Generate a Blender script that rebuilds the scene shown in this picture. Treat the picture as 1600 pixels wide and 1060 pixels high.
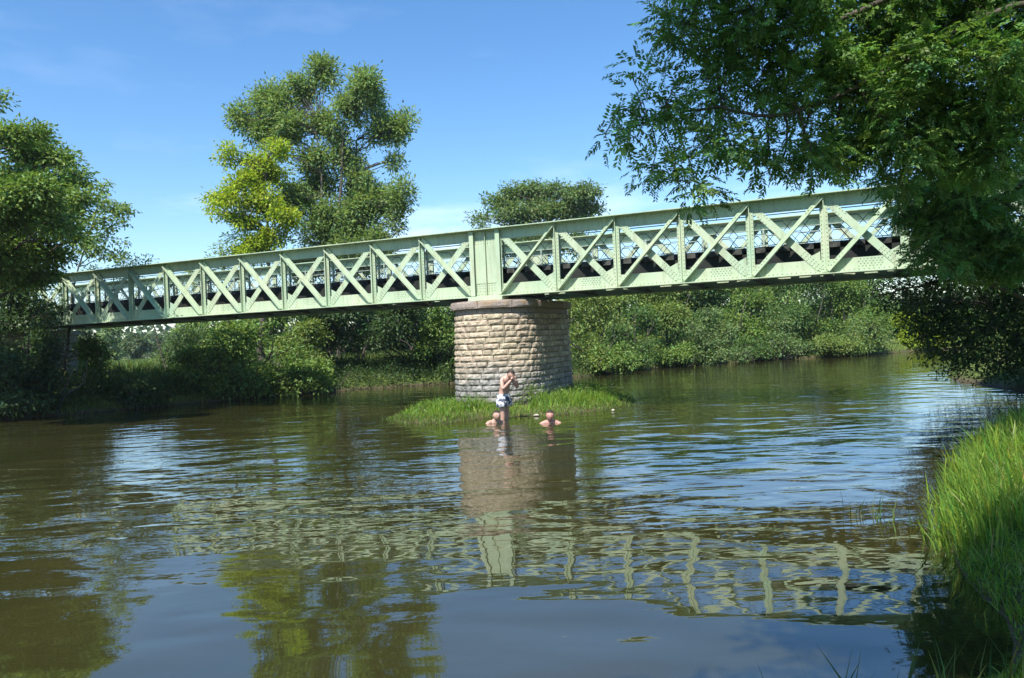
import bpy, bmesh, math
import numpy as np
from mathutils import Vector

# ------------------------------------------------------------------ clearing
for o in list(bpy.data.objects):
    bpy.data.objects.remove(o)
SC = bpy.context.scene
COL = SC.collection
R = math.radians

# ------------------------------------------------------------------ camera
F_PX, CAM_H, ROLL = 1220.0, 2.0, 0.0427          # focal in photo pixels, eye above water, camera roll
cam_d = bpy.data.cameras.new("camera")
cam_d.sensor_width = 36.0
cam_d.lens = 36.0 * F_PX / 1600.0
cam_d.clip_start = 0.05
cam_d.clip_end = 6000
cam = bpy.data.objects.new("camera", cam_d)
COL.objects.link(cam)
cam.location = (0, 0, CAM_H)
cam.rotation_mode = 'XYZ'
from mathutils import Matrix
cam.matrix_world = Matrix.Translation((0, 0, CAM_H)) @ Matrix.Rotation(R(90), 4, 'X') @ Matrix.Rotation(-ROLL, 4, 'Z')
SC.camera = cam

# ------------------------------------------------------------------ world, sun, exposure
SUN_EL = R(54)
SUN_H = np.array([-0.415, -0.910])
SUN_H = SUN_H / np.linalg.norm(SUN_H)
TO_SUN = Vector((SUN_H[0] * math.cos(SUN_EL), SUN_H[1] * math.cos(SUN_EL), math.sin(SUN_EL)))
world = bpy.data.worlds.new("World")
SC.world = world
world.use_nodes = True
wn, wl = world.node_tree.nodes, world.node_tree.links
wn.clear()
w_out = wn.new('ShaderNodeOutputWorld')
w_bg = wn.new('ShaderNodeBackground')
w_bg.inputs['Strength'].default_value = 0.142
w_sky = wn.new('ShaderNodeTexSky')
w_sky.sky_type = 'NISHITA'
w_sky.sun_disc = False
w_sky.sun_elevation = SUN_EL
w_sky.sun_rotation = math.atan2(SUN_H[0], SUN_H[1])
w_sky.altitude = 50
w_sky.air_density = 1.0
w_sky.dust_density = 0.25
w_sky.ozone_density = 3.0
# thin fair-weather cloud: wisps everywhere, a low bank of puffs round the horizon
w_tc = wn.new('ShaderNodeTexCoord')
w_map = wn.new('ShaderNodeMapping')
w_map.inputs['Scale'].default_value = (1.6, 1.6, 6.0)
w_map.inputs['Location'].default_value = (0.35, 0.2, 0.1)
w_nz = wn.new('ShaderNodeTexNoise')
w_nz.inputs['Scale'].default_value = 2.4
w_nz.inputs['Detail'].default_value = 7
w_nz.inputs['Roughness'].default_value = 0.55
w_ramp = wn.new('ShaderNodeValToRGB')
w_ramp.color_ramp.elements[0].position = 0.56
w_ramp.color_ramp.elements[1].position = 0.78
w_sep = wn.new('ShaderNodeSeparateXYZ')
w_el = wn.new('ShaderNodeMapRange')
w_el.inputs['From Min'].default_value = 0.22
w_el.inputs['From Max'].default_value = 0.02
w_el.inputs['To Min'].default_value = 0.07
w_el.inputs['To Max'].default_value = 1.0
w_mul = wn.new('ShaderNodeMath'); w_mul.operation = 'MULTIPLY'
w_mix = wn.new('ShaderNodeMixRGB')
w_mix.inputs['Color2'].default_value = (8.6, 8.8, 9.2, 1)
w_sat = wn.new('ShaderNodeHueSaturation')
w_sat.inputs['Saturation'].default_value = 1.22
w_sat.inputs['Value'].default_value = 1.0
wl.new(w_tc.outputs['Generated'], w_map.inputs['Vector'])
wl.new(w_map.outputs['Vector'], w_nz.inputs['Vector'])
wl.new(w_nz.outputs['Fac'], w_ramp.inputs['Fac'])
wl.new(w_tc.outputs['Generated'], w_sep.inputs['Vector'])
wl.new(w_sep.outputs['Z'], w_el.inputs['Value'])
wl.new(w_ramp.outputs['Color'], w_mul.inputs[0])
wl.new(w_el.outputs['Result'], w_mul.inputs[1])
wl.new(w_mul.outputs[0], w_mix.inputs['Fac'])
wl.new(w_sky.outputs['Color'], w_sat.inputs['Color'])
wl.new(w_sat.outputs['Color'], w_mix.inputs['Color1'])
wl.new(w_mix.outputs['Color'], w_bg.inputs['Color'])
wl.new(w_bg.outputs[0], w_out.inputs['Surface'])

sun_d = bpy.data.lights.new("sun", 'SUN')
sun_d.energy = 5.0
sun_d.angle = R(0.53)
sun_d.color = (1.0, 0.955, 0.88)
sun = bpy.data.objects.new("sun", sun_d)
COL.objects.link(sun)
sun.location = (-10, -30, 60)
sun.rotation_euler = TO_SUN.to_track_quat('Z', 'Y').to_euler()

SC.view_settings.view_transform = 'Standard'
SC.view_settings.look = 'None'
SC.view_settings.exposure = 0.6
SC.view_settings.gamma = 1.0
SC.render.engine = 'CYCLES'
cy = SC.cycles
cy.max_bounces = 7
cy.diffuse_bounces = 3
cy.glossy_bounces = 3
cy.transmission_bounces = 4
cy.transparent_max_bounces = 6
cy.caustics_reflective = False
cy.caustics_refractive = False
cy.sample_clamp_indirect = 4.0
cy.use_denoising = True
try:
    cy.denoiser = 'OPENIMAGEDENOISE'
    cy.denoising_input_passes = 'RGB_ALBEDO_NORMAL'
    cy.denoising_prefilter = 'ACCURATE'
except Exception:
    pass

# ------------------------------------------------------------------ helpers
def ray(px, py):
    x, y = (px - 800) / F_PX, (py - 530) / F_PX
    c, s = math.cos(ROLL), math.sin(ROLL)
    return np.array([x * c - y * s, 1.0, -(x * s + y * c)])

def U(px, py, Y):
    """point seen at a photo pixel, at distance Y along the view"""
    return ray(px, py) * Y + np.array([0, 0, CAM_H])

def tag(o, label=None, cat=None, group=None, kind=None):
    if label: o['label'] = label
    if cat: o['category'] = cat
    if group: o['group'] = group
    if kind: o['kind'] = kind
    return o

def link(name, data, parent=None):
    o = bpy.data.objects.new(name, data)
    COL.objects.link(o)
    if parent is not None:
        o.parent = parent
    return o

def empty(name, loc=(0, 0, 0), rz=0.0):
    o = link(name, None)
    o.location = loc
    o.rotation_euler = (0, 0, rz)
    o.empty_display_size = 0.3
    return o

def np_mesh(name, V, F, mat=None, tint=None, smooth=False):
    """V (n,3), F (m,k) with one k for all faces"""
    V = np.ascontiguousarray(V, dtype=np.float32)
    F = np.ascontiguousarray(F, dtype=np.int32)
    me = bpy.data.meshes.new(name)
    me.vertices.add(len(V))
    me.vertices.foreach_set('co', V.ravel())
    k = F.shape[1]
    me.loops.add(F.size)
    me.loops.foreach_set('vertex_index', F.ravel())
    me.polygons.add(len(F))
    me.polygons.foreach_set('loop_start', np.arange(len(F), dtype=np.int32) * k)
    me.polygons.foreach_set('loop_total', np.full(len(F), k, dtype=np.int32))
    if smooth:
        me.polygons.foreach_set('use_smooth', np.ones(len(F), dtype=bool))
    if tint is not None:
        a = me.color_attributes.new('tint', 'FLOAT_COLOR', 'POINT')
        T = np.ones((len(V), 4), dtype=np.float32)
        T[:, :3] = tint
        a.data.foreach_set('color', T.ravel())
    me.update(calc_edges=True)
    if mat: me.materials.append(mat)
    return me

class MB:
    """collects polygons into one mesh"""
    def __init__(self):
        self.v, self.f = [], []
    def hexa(self, P):
        b = len(self.v)
        self.v += [tuple(p) for p in P]
        for q in ((0, 3, 2, 1), (4, 5, 6, 7), (0, 1, 5, 4), (1, 2, 6, 5), (2, 3, 7, 6), (3, 0, 4, 7)):
            self.f.append(tuple(b + i for i in q))
        return self
    def box(self, x0, x1, y0, y1, z0, z1):
        return self.hexa([(x0, y0, z0), (x1, y0, z0), (x1, y1, z0), (x0, y1, z0),
                          (x0, y0, z1), (x1, y0, z1), (x1, y1, z1), (x0, y1, z1)])
    def strip(self, a, b, w, y0, y1, shift=0.0):
        """flat bar in the x-z plane from a=(x,z) to b, width w, between y0 and y1; shift moves it sideways"""
        a, b = np.array(a, float), np.array(b, float)
        d = (b - a) / np.linalg.norm(b - a)
        n = np.array([-d[1], d[0]])
        lo, hi = shift - w / 2, shift + w / 2
        q = [a + n * lo, b + n * lo, b + n * hi, a + n * hi]
        return self.hexa([(p[0], y0, p[1]) for p in q] + [(p[0], y1, p[1]) for p in q])
    def tube(self, pts, rad, n=6, cap=True):
        pts = [np.array(p, float) for p in pts]
        if not hasattr(rad, '__len__'): rad = [rad] * len(pts)
        b = len(self.v)
        up = np.array([0.13, 0.21, 1.0])
        for i, p in enumerate(pts):
            t = pts[min(i + 1, len(pts) - 1)] - pts[max(i - 1, 0)]
            t = t / (np.linalg.norm(t) + 1e-9)
            x = np.cross(t, up)
            if np.linalg.norm(x) < 1e-3: x = np.cross(t, np.array([1.0, 0, 0]))
            x = x / np.linalg.norm(x)
            y = np.cross(t, x)
            for k in range(n):
                a = 2 * math.pi * k / n
                self.v.append(tuple(p + rad[i] * (math.cos(a) * x + math.sin(a) * y)))
        for i in range(len(pts) - 1):
            for k in range(n):
                k2 = (k + 1) % n
                self.f.append((b + i * n + k, b + i * n + k2, b + (i + 1) * n + k2, b + (i + 1) * n + k))
        if cap:
            self.f.append(tuple(b + k for k in range(n)))
            e = b + (len(pts) - 1) * n
            self.f.append(tuple(e + k for k in reversed(range(n))))
        return self
    def build(self, name, mat, parent=None, smooth=False, post=None):
        V = np.array(self.v, float)
        if post is not None: V = post(V)
        me = bpy.data.meshes.new(name)
        me.from_pydata(V.tolist(), [], self.f)
        if smooth: me.shade_smooth()
        me.update()
        if mat: me.materials.append(mat)
        return link(name, me, parent)

def vnoise(P, seed=0):
    """cheap smooth value noise in -1..1 for (n,3) points"""
    P = np.asarray(P, float)
    i = np.floor(P).astype(np.int64)
    f = P - i
    f = f * f * (3 - 2 * f)
    def h(a, b, c):
        n = (a * 374761393 + b * 668265263 + c * 2147483647 + seed * 974711) & 0xffffffff
        n = ((n ^ (n >> 13)) * 1274126177) & 0xffffffff
        return ((n ^ (n >> 16)) & 0xffff) / 32767.5 - 1.0
    out = 0
    for dx in (0, 1):
        for dy in (0, 1):
            for dz in (0, 1):
                w = (f[:, 0] if dx else 1 - f[:, 0]) * (f[:, 1] if dy else 1 - f[:, 1]) * (f[:, 2] if dz else 1 - f[:, 2])
                out = out + w * h(i[:, 0] + dx, i[:, 1] + dy, i[:, 2] + dz)
    return out

# ------------------------------------------------------------------ materials
MATS = {}
def new_mat(name):
    m = bpy.data.materials.new(name)
    m.use_nodes = True
    nt = m.node_tree
    return m, nt.nodes, nt.links, nt.nodes['Principled BSDF']

def noise_mat(name, c1, c2, scale=8.0, rough=0.7, bump=0.2, bscale=None, metallic=0.0, detail=6, c3=None, c3scale=1.5, spec=0.4, lo=0.35, hi=0.65):
    m, n, l, p = new_mat(name)
    tc = n.new('ShaderNodeTexCoord')
    nz = n.new('ShaderNodeTexNoise')
    nz.inputs['Scale'].default_value = scale
    nz.inputs['Detail'].default_value = detail
    rp = n.new('ShaderNodeValToRGB')
    rp.color_ramp.elements[0].color = (*c1, 1)
    rp.color_ramp.elements[1].color = (*c2, 1)
    rp.color_ramp.elements[0].position = lo
    rp.color_ramp.elements[1].position = hi
    l.new(tc.outputs['Object'], nz.inputs['Vector'])
    l.new(nz.outputs['Fac'], rp.inputs['Fac'])
    col = rp.outputs['Color']
    if c3 is not None:
        n3 = n.new('ShaderNodeTexNoise')
        n3.inputs['Scale'].default_value = c3scale
        n3.inputs['Detail'].default_value = 8
        n3.inputs['Roughness'].default_value = 0.65
        r3 = n.new('ShaderNodeValToRGB')
        r3.color_ramp.elements[0].position = 0.52
        r3.color_ramp.elements[1].position = 0.72
        mx = n.new('ShaderNodeMixRGB')
        mx.inputs['Color2'].default_value = (*c3, 1)
        l.new(tc.outputs['Object'], n3.inputs['Vector'])
        l.new(n3.outputs['Fac'], r3.inputs['Fac'])
        l.new(r3.outputs['Color'], mx.inputs['Fac'])
        l.new(col, mx.inputs['Color1'])
        col = mx.outputs['Color']
    l.new(col, p.inputs['Base Color'])
    p.inputs['Roughness'].default_value = rough
    p.inputs['Metallic'].default_value = metallic
    p.inputs['Specular IOR Level'].default_value = spec
    if bump:
        nb = n.new('ShaderNodeTexNoise')
        nb.inputs['Scale'].default_value = bscale or scale * 4
        nb.inputs['Detail'].default_value = 5
        b = n.new('ShaderNodeBump')
        b.inputs['Strength'].default_value = bump
        b.inputs['Distance'].default_value = 0.02
        l.new(tc.outputs['Object'], nb.inputs['Vector'])
        l.new(nb.outputs['Fac'], b.inputs['Height'])
        l.new(b.outputs['Normal'], p.inputs['Normal'])
    MATS[name] = m
    return m

def leaf_mat(name, col, trans=0.32, rough=0.5, spec=0.28, tcol=None):
    """leaf colour varies leaf by leaf through the 'tint' attribute; thin leaves let light through"""
    m, n, l, p = new_mat(name)
    at = n.new('ShaderNodeAttribute')
    at.attribute_name = 'tint'
    mx = n.new('ShaderNodeMixRGB')
    mx.blend_type = 'MULTIPLY'
    mx.inputs['Fac'].default_value = 1
    mx.inputs['Color1'].default_value = (*col, 1)
    l.new(at.outputs['Color'], mx.inputs['Color2'])
    l.new(mx.outputs['Color'], p.inputs['Base Color'])
    p.inputs['Roughness'].default_value = rough
    p.inputs['Specular IOR Level'].default_value = spec
    tr = n.new('ShaderNodeBsdfTranslucent')
    mt = n.new('ShaderNodeMixRGB')
    mt.blend_type = 'MULTIPLY'
    mt.inputs['Fac'].default_value = 1
    t = tcol or (col[0] * 1.5, col[1] * 1.5, col[2] * 0.7)
    mt.inputs['Color1'].default_value = (*t, 1)
    l.new(at.outputs['Color'], mt.inputs['Color2'])
    l.new(mt.outputs['Color'], tr.inputs['Color'])
    ms = n.new('ShaderNodeMixShader')
    ms.inputs['Fac'].default_value = trans
    l.new(p.outputs[0], ms.inputs[1])
    l.new(tr.outputs[0], ms.inputs[2])
    l.new(ms.outputs[0], n['Material Output'].inputs['Surface'])
    MATS[name] = m
    return m

leaf_mat('leaf_ash', (0.200, 0.290, 0.105), trans=0.40)
leaf_mat('leaf_overhang', (0.150, 0.275, 0.078), trans=0.40, rough=0.5, spec=0.3)
leaf_mat('leaf_yellow', (0.300, 0.390, 0.036), trans=0.38)
leaf_mat('leaf_mid', (0.155, 0.245, 0.058))
leaf_mat('leaf_dark', (0.060, 0.110, 0.036))  # darkened green: part of the thickets' shade is put into this colour
leaf_mat('leaf_olive', (0.180, 0.250, 0.065))
leaf_mat('leaf_grey', (0.160, 0.240, 0.090))
leaf_mat('leaf_deep', (0.105, 0.185, 0.055))
leaf_mat('leaf_far', (0.11, 0.16, 0.085))
leaf_mat('grass_bright', (0.185, 0.300, 0.042), trans=0.34, rough=0.45, spec=0.4)
leaf_mat('grass_rough', (0.120, 0.170, 0.045), trans=0.3, rough=0.5, spec=0.3)
noise_mat('bark', (0.055, 0.048, 0.038), (0.115, 0.100, 0.080), 14, 0.9, 0.5, 40)
def paint_mat():
    """old pale green paint: sun-bleached cream patches, greener repaints, thin rusty runs below the joints"""
    m, n, l, p = new_mat('paint')
    tc = n.new('ShaderNodeTexCoord')
    def nz(scale, det, ro, stretch=(1, 1, 1)):
        mp = n.new('ShaderNodeMapping'); mp.inputs['Scale'].default_value = stretch
        q = n.new('ShaderNodeTexNoise'); q.inputs['Scale'].default_value = scale; q.inputs['Detail'].default_value = det; q.inputs['Roughness'].default_value = ro
        l.new(tc.outputs['Object'], mp.inputs['Vector']); l.new(mp.outputs['Vector'], q.inputs['Vector']); return q.outputs['Fac']
    def mixc(fac, lo, hi, c1, c2):
        r = n.new('ShaderNodeMapRange'); r.inputs['From Min'].default_value = lo; r.inputs['From Max'].default_value = hi
        l.new(fac, r.inputs['Value'])
        x = n.new('ShaderNodeMixRGB'); l.new(r.outputs['Result'], x.inputs['Fac'])
        for k, c in (('Color1', c1), ('Color2', c2)):
            if isinstance(c, tuple): x.inputs[k].default_value = (*c, 1)
            else: l.new(c, x.inputs[k])
        return x.outputs['Color']
    c = mixc(nz(0.9, 5, .55), .38, .62, (0.415, 0.535, 0.365), (0.490, 0.560, 0.390))
    c = mixc(nz(0.45, 3, .5), .56, .70, c, (0.345, 0.530, 0.385))
    c = mixc(nz(7.0, 6, .6, (1, 1, .12)), .50, .78, c, (0.330, 0.350, 0.225))
    c = mixc(nz(22, 4, .6), .61, .78, c, (0.250, 0.215, 0.140))
    l.new(c, p.inputs['Base Color'])
    p.inputs['Roughness'].default_value = 0.62; p.inputs['Specular IOR Level'].default_value = 0.28
    b = n.new('ShaderNodeBump'); b.inputs['Strength'].default_value = 0.08; b.inputs['Distance'].default_value = 0.01
    l.new(nz(45, 3, .5), b.inputs['Height']); l.new(b.outputs['Normal'], p.inputs['Normal'])
    MATS['paint'] = m
paint_mat()
noise_mat('paint_rivet', (0.22, 0.28, 0.18), (0.34, 0.43, 0.29), 9, 0.5, 0)
noise_mat('sleeper', (0.026, 0.028, 0.024), (0.085, 0.086, 0.076), 6, 0.9, 0.4, 30)
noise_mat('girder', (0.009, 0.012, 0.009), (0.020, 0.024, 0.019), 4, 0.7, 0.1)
noise_mat('brace', (0.14, 0.17, 0.13), (0.22, 0.26, 0.20), 4, 0.6, 0.1)
noise_mat('wire', (0.05, 0.06, 0.055), (0.09, 0.10, 0.09), 12, 0.5, 0.0, metallic=0.2)
noise_mat('rail', (0.30, 0.37, 0.30), (0.38, 0.45, 0.36), 6, 0.5, 0.0)
noise_mat('mortar', (0.11, 0.10, 0.085), (0.17, 0.155, 0.13), 10, 0.95, 0.3)
noise_mat('capstone', (0.25, 0.195, 0.165), (0.40, 0.34, 0.29), 26, 0.9, 0.3, 60, c3=(0.34, 0.22, 0.10), c3scale=2.2)
noise_mat('abutment_stone', (0.24, 0.22, 0.185), (0.36, 0.33, 0.275), 6, 0.9, 0.5, 25, c3=(0.12, 0.13, 0.09), c3scale=1.5)
noise_mat('rock', (0.38, 0.35, 0.27), (0.52, 0.48, 0.38), 14, 0.85, 0.4)
noise_mat('skin', (0.52, 0.31, 0.235), (0.58, 0.36, 0.28), 7, 0.5, 0)
noise_mat('skin_red', (0.50, 0.24, 0.19), (0.57, 0.30, 0.24), 7, 0.5, 0)
noise_mat('hair', (0.022, 0.015, 0.010), (0.05, 0.032, 0.02), 60, 0.6, 0.3)
noise_mat('eye', (0.02, 0.015, 0.012), (0.03, 0.02, 0.018), 10, 0.3, 0)
noise_mat('lip', (0.36, 0.14, 0.12), (0.40, 0.17, 0.14), 10, 0.5, 0)
noise_mat('shorts', (0.70, 0.71, 0.74), (0.055, 0.065, 0.11), 13, 0.85, 0.2, 20, detail=2, lo=0.50, hi=0.55)

# rock-faced pier stone: cream above, grey and dark where floods stain it (a tide mark, fixed to the stone)
def stone_mat():
    m, n, l, p = new_mat('pier_stone')
    ge = n.new('ShaderNodeNewGeometry')
    oi = n.new('ShaderNodeObjectInfo')
    sep = n.new('ShaderNodeSeparateXYZ')
    l.new(ge.outputs['Position'], sep.inputs[0])
    nz = n.new('ShaderNodeTexNoise'); nz.inputs['Scale'].default_value = 9; nz.inputs['Detail'].default_value = 8
    l.new(ge.outputs['Position'], nz.inputs['Vector'])
    rp = n.new('ShaderNodeValToRGB')
    rp.color_ramp.elements[0].color = (0.31, 0.245, 0.165, 1); rp.color_ramp.elements[0].position = 0.32
    rp.color_ramp.elements[1].color = (0.62, 0.525, 0.385, 1); rp.color_ramp.elements[1].position = 0.68
    l.new(nz.outputs['Fac'], rp.inputs['Fac'])
    rg = n.new('ShaderNodeValToRGB')
    rg.color_ramp.elements[0].color = (0.15, 0.145, 0.13, 1); rg.color_ramp.elements[0].position = 0.32
    rg.color_ramp.elements[1].color = (0.44, 0.42, 0.385, 1); rg.color_ramp.elements[1].position = 0.68
    l.new(nz.outputs['Fac'], rg.inputs['Fac'])
    n2 = n.new('ShaderNodeTexNoise'); n2.inputs['Scale'].default_value = 1.2; n2.inputs['Detail'].default_value = 4
    l.new(ge.outputs['Position'], n2.inputs['Vector'])
    ad = n.new('ShaderNodeMath'); ad.operation = 'MULTIPLY_ADD'
    l.new(n2.outputs['Fac'], ad.inputs[0]); ad.inputs[1].default_value = 0.9; l.new(sep.outputs['Z'], ad.inputs[2])
    mr = n.new('ShaderNodeMapRange')
    mr.inputs['From Min'].default_value = 1.9; mr.inputs['From Max'].default_value = 1.2
    l.new(ad.outputs[0], mr.inputs['Value'])
    mx = n.new('ShaderNodeMixRGB')
    l.new(mr.outputs['Result'], mx.inputs['Fac']); l.new(rp.outputs['Color'], mx.inputs['Color1']); l.new(rg.outputs['Color'], mx.inputs['Color2'])
    hs = n.new('ShaderNodeHueSaturation')
    vr = n.new('ShaderNodeMapRange'); vr.inputs['To Min'].default_value = 0.72; vr.inputs['To Max'].default_value = 1.15
    l.new(oi.outputs['Random'], vr.inputs['Value']); l.new(vr.outputs['Result'], hs.inputs['Value'])
    # wet, algae-green band just above the water
    wb = n.new('ShaderNodeMapRange'); wb.inputs['From Min'].default_value = 0.95; wb.inputs['From Max'].default_value = 0.55
    l.new(ad.outputs[0], wb.inputs['Value'])
    mw = n.new('ShaderNodeMixRGB'); mw.inputs['Color2'].default_value = (0.075, 0.075, 0.045, 1)
    l.new(wb.outputs['Result'], mw.inputs['Fac']); l.new(mx.outputs['Color'], mw.inputs['Color1'])
    l.new(mw.outputs['Color'], hs.inputs['Color'])
    hr = n.new('ShaderNodeMapRange'); hr.inputs['To Min'].default_value = 0.488; hr.inputs['To Max'].default_value = 0.508
    mo = n.new('ShaderNodeMath'); mo.operation = 'FRACT'; mm = n.new('ShaderNodeMath'); mm.operation = 'MULTIPLY'; mm.inputs[1].default_value = 17.3
    l.new(oi.outputs['Random'], mm.inputs[0]); l.new(mm.outputs[0], mo.inputs[0]); l.new(mo.outputs[0], hr.inputs['Value']); l.new(hr.outputs['Result'], hs.inputs['Hue'])
    l.new(hs.outputs['Color'], p.inputs['Base Color'])
    p.inputs['Roughness'].default_value = 0.92
    p.inputs['Specular IOR Level'].default_value = 0.2
    nb = n.new('ShaderNodeTexNoise'); nb.inputs['Scale'].default_value = 34; nb.inputs['Detail'].default_value = 6
    l.new(ge.outputs['Position'], nb.inputs['Vector'])
    b = n.new('ShaderNodeBump'); b.inputs['Strength'].default_value = 0.7; b.inputs['Distance'].default_value = 0.03
    l.new(nb.outputs['Fac'], b.inputs['Height']); l.new(b.outputs['Normal'], p.inputs['Normal'])
    MATS['pier_stone'] = m
stone_mat()

def ground_mat():
    m, n, l, p = new_mat('ground')
    ge = n.new('ShaderNodeNewGeometry')
    sep = n.new('ShaderNodeSeparateXYZ'); l.new(ge.outputs['Position'], sep.inputs[0])
    n1 = n.new('ShaderNodeTexNoise'); n1.inputs['Scale'].default_value = 0.6; n1.inputs['Detail'].default_value = 9
    l.new(ge.outputs['Position'], n1.inputs['Vector'])
    rp = n.new('ShaderNodeValToRGB')
    rp.color_ramp.elements[0].color = (0.07, 0.115, 0.022, 1); rp.color_ramp.elements[0].position = 0.35
    rp.color_ramp.elements[1].color = (0.17, 0.20, 0.055, 1); rp.color_ramp.elements[1].position = 0.68
    l.new(n1.outputs['Fac'], rp.inputs['Fac'])
    n2 = n.new('ShaderNodeTexNoise'); n2.inputs['Scale'].default_value = 7; n2.inputs['Detail'].default_value = 7
    l.new(ge.outputs['Position'], n2.inputs['Vector'])
    rm = n.new('ShaderNodeValToRGB')
    rm.color_ramp.elements[0].color = (0.055, 0.042, 0.025, 1)
    rm.color_ramp.elements[1].color = (0.12, 0.095, 0.06, 1)
    l.new(n2.outputs['Fac'], rm.inputs['Fac'])
    mr = n.new('ShaderNodeMapRange'); mr.inputs['From Min'].default_value = 0.22; mr.inputs['From Max'].default_value = 0.02
    l.new(sep.outputs['Z'], mr.inputs['Value'])
    mx = n.new('ShaderNodeMixRGB')
    l.new(mr.outputs['Result'], mx.inputs['Fac']); l.new(rp.outputs['Color'], mx.inputs['Color1']); l.new(rm.outputs['Color'], mx.inputs['Color2'])
    l.new(mx.outputs['Color'], p.inputs['Base Color'])
    p.inputs['Roughness'].default_value = 0.95
    p.inputs['Specular IOR Level'].default_value = 0.15
    b = n.new('ShaderNodeBump'); b.inputs['Strength'].default_value = 0.8; b.inputs['Distance'].default_value = 0.06
    l.new(n2.outputs['Fac'], b.inputs['Height']); l.new(b.outputs['Normal'], p.inputs['Normal'])
    MATS['ground'] = m
ground_mat()

def water_mat():
    m, n, l, p = new_mat('river_water')
    ge = n.new('ShaderNodeNewGeometry')
    def noise(scale_xyz, rot, sc, detail, rough=0.5, dist=0.0):
        mp = n.new('ShaderNodeMapping')
        mp.inputs['Scale'].default_value = scale_xyz
        mp.inputs['Rotation'].default_value = (0, 0, rot)
        nz = n.new('ShaderNodeTexNoise')
        nz.inputs['Scale'].default_value = sc
        nz.inputs['Detail'].default_value = detail
        nz.inputs['Roughness'].default_value = rough
        nz.inputs['Distortion'].default_value = dist
        l.new(ge.outputs['Position'], mp.inputs['Vector'])
        l.new(mp.outputs['Vector'], nz.inputs['Vector'])
        return nz.outputs['Fac']
    def math2(op, a, b, c=None):
        q = n.new('ShaderNodeMath'); q.operation = op
        for i, v in enumerate((a, b, c)):
            if v is None: continue
            if isinstance(v, (int, float)): q.inputs[i].default_value = v
            else: l.new(v, q.inputs[i])
        return q.outputs[0]
    swell = noise((0.75, 1.15, 1), R(12), 0.75, 1.0, 0.4, 0.3)      # slow undulation, metres long
    ripple = noise((0.80, 1.6, 1), R(-14), 1.25, 1.2, 0.4, 0.5)    # ripples, about 40 cm
    fine = noise((0.85, 1.9, 1), R(8), 5.0, 1.5, 0.5, 0.2)          # small breeze ripples
    # where the breeze and the current ruffle the water: patches, and calmer in the lee of the near bank
    patch = noise((1, 1, 1), 0, 0.16, 2.0)
    sep = n.new('ShaderNodeSeparateXYZ'); l.new(ge.outputs['Position'], sep.inputs[0])
    lee = n.new('ShaderNodeMapRange'); lee.interpolation_type = 'SMOOTHSTEP'
    lee.inputs['From Min'].default_value = 4.5; lee.inputs['From Max'].default_value = 9.5
    lee.inputs['To Min'].default_value = 0.2; lee.inputs['To Max'].default_value = 1.0
    l.new(sep.outputs['Y'], lee.inputs['Value'])
    pr = n.new('ShaderNodeMapRange')
    pr.inputs['From Min'].default_value = 0.36; pr.inputs['From Max'].default_value = 0.62
    pr.inputs['To Min'].default_value = 0.35; pr.inputs['To Max'].default_value = 1.0
    l.new(patch, pr.inputs['Value'])
    amp = math2('MULTIPLY', pr.outputs['Result'], lee.outputs['Result'])
    hsum = math2('MULTIPLY', swell, 0.030)
    rip = math2('MULTIPLY', math2('MULTIPLY', ripple, 0.0225), lee.outputs['Result'])
    fin = math2('MULTIPLY', math2('MULTIPLY', fine, 0.0032), amp)
    hh = math2('ADD', math2('ADD', hsum, rip), fin)
    b = n.new('ShaderNodeBump'); b.inputs['Strength'].default_value = 1.0; b.inputs['Distance'].default_value = 1.0
    l.new(hh, b.inputs['Height'])
    l.new(b.outputs['Normal'], p.inputs['Normal'])
    silt = noise((1, 1, 1), 0, 0.35, 4)
    rp = n.new('ShaderNodeValToRGB')
    rp.color_ramp.elements[0].color = (0.030, 0.031, 0.0085, 1); rp.color_ramp.elements[0].position = 0.35
    rp.color_ramp.elements[1].color = (0.043, 0.039, 0.0125, 1); rp.color_ramp.elements[1].position = 0.65
    l.new(silt, rp.inputs['Fac'])
    l.new(rp.outputs['Color'], p.inputs['Base Color'])
    p.inputs['Roughness'].default_value = 0.02
    p.inputs['IOR'].default_value = 2.2
    p.inputs['Specular IOR Level'].default_value = 0.5
    MATS['river_water'] = m
water_mat()
M = MATS

# ------------------------------------------------------------------ terrain and river
RIGHT_BANK = [(-60, -32), (-25, -9), (-12, 0), (-6, 2.2), (-2, 3.3), (0.6, 3.75), (1.6, 3.95), (2.3, 4.15), (2.85, 4.5), (3.18, 5.1), (3.35, 5.8), (3.65, 6.6), (4.15, 7.6),
              (5.1, 9.2), (6.6, 11.4), (8.4, 13.6), (10.9, 16.2), (13.2, 19.5), (14.2, 23), (14.6, 26), (17.5, 31), (24, 41.5), (31, 46.8), (40, 49), (60, 49), (90, 44)]
LEFT_BANK = [(-90, -20), (-45, 5), (-30, 16), (-22, 22.8), (-17.2, 26.4), (-14.3, 29), (-10.8, 32.6), (-7.6, 35.5), (-3, 37.2), (3.2, 38.4), (7, 43),
             (11.3, 46.6), (16.2, 50), (20.2, 50.2), (24, 51), (28, 53.5), (36, 56), (45, 57), (60, 57), (90, 52)]
RIVER = np.array(RIGHT_BANK + LEFT_BANK[::-1], float)
ISLAND = np.array([(-3.35, 20.9), (-2.7, 19.55), (-1.7, 19.25), (-0.9, 19.95), (0.2, 20.1), (1.0, 20.0), (2.1, 20.6), (2.95, 21.6), (3.5, 23.4), (3.1, 26.3), (1.6, 27.0), (-0.5, 25.2), (-2.0, 23.2)])

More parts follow.
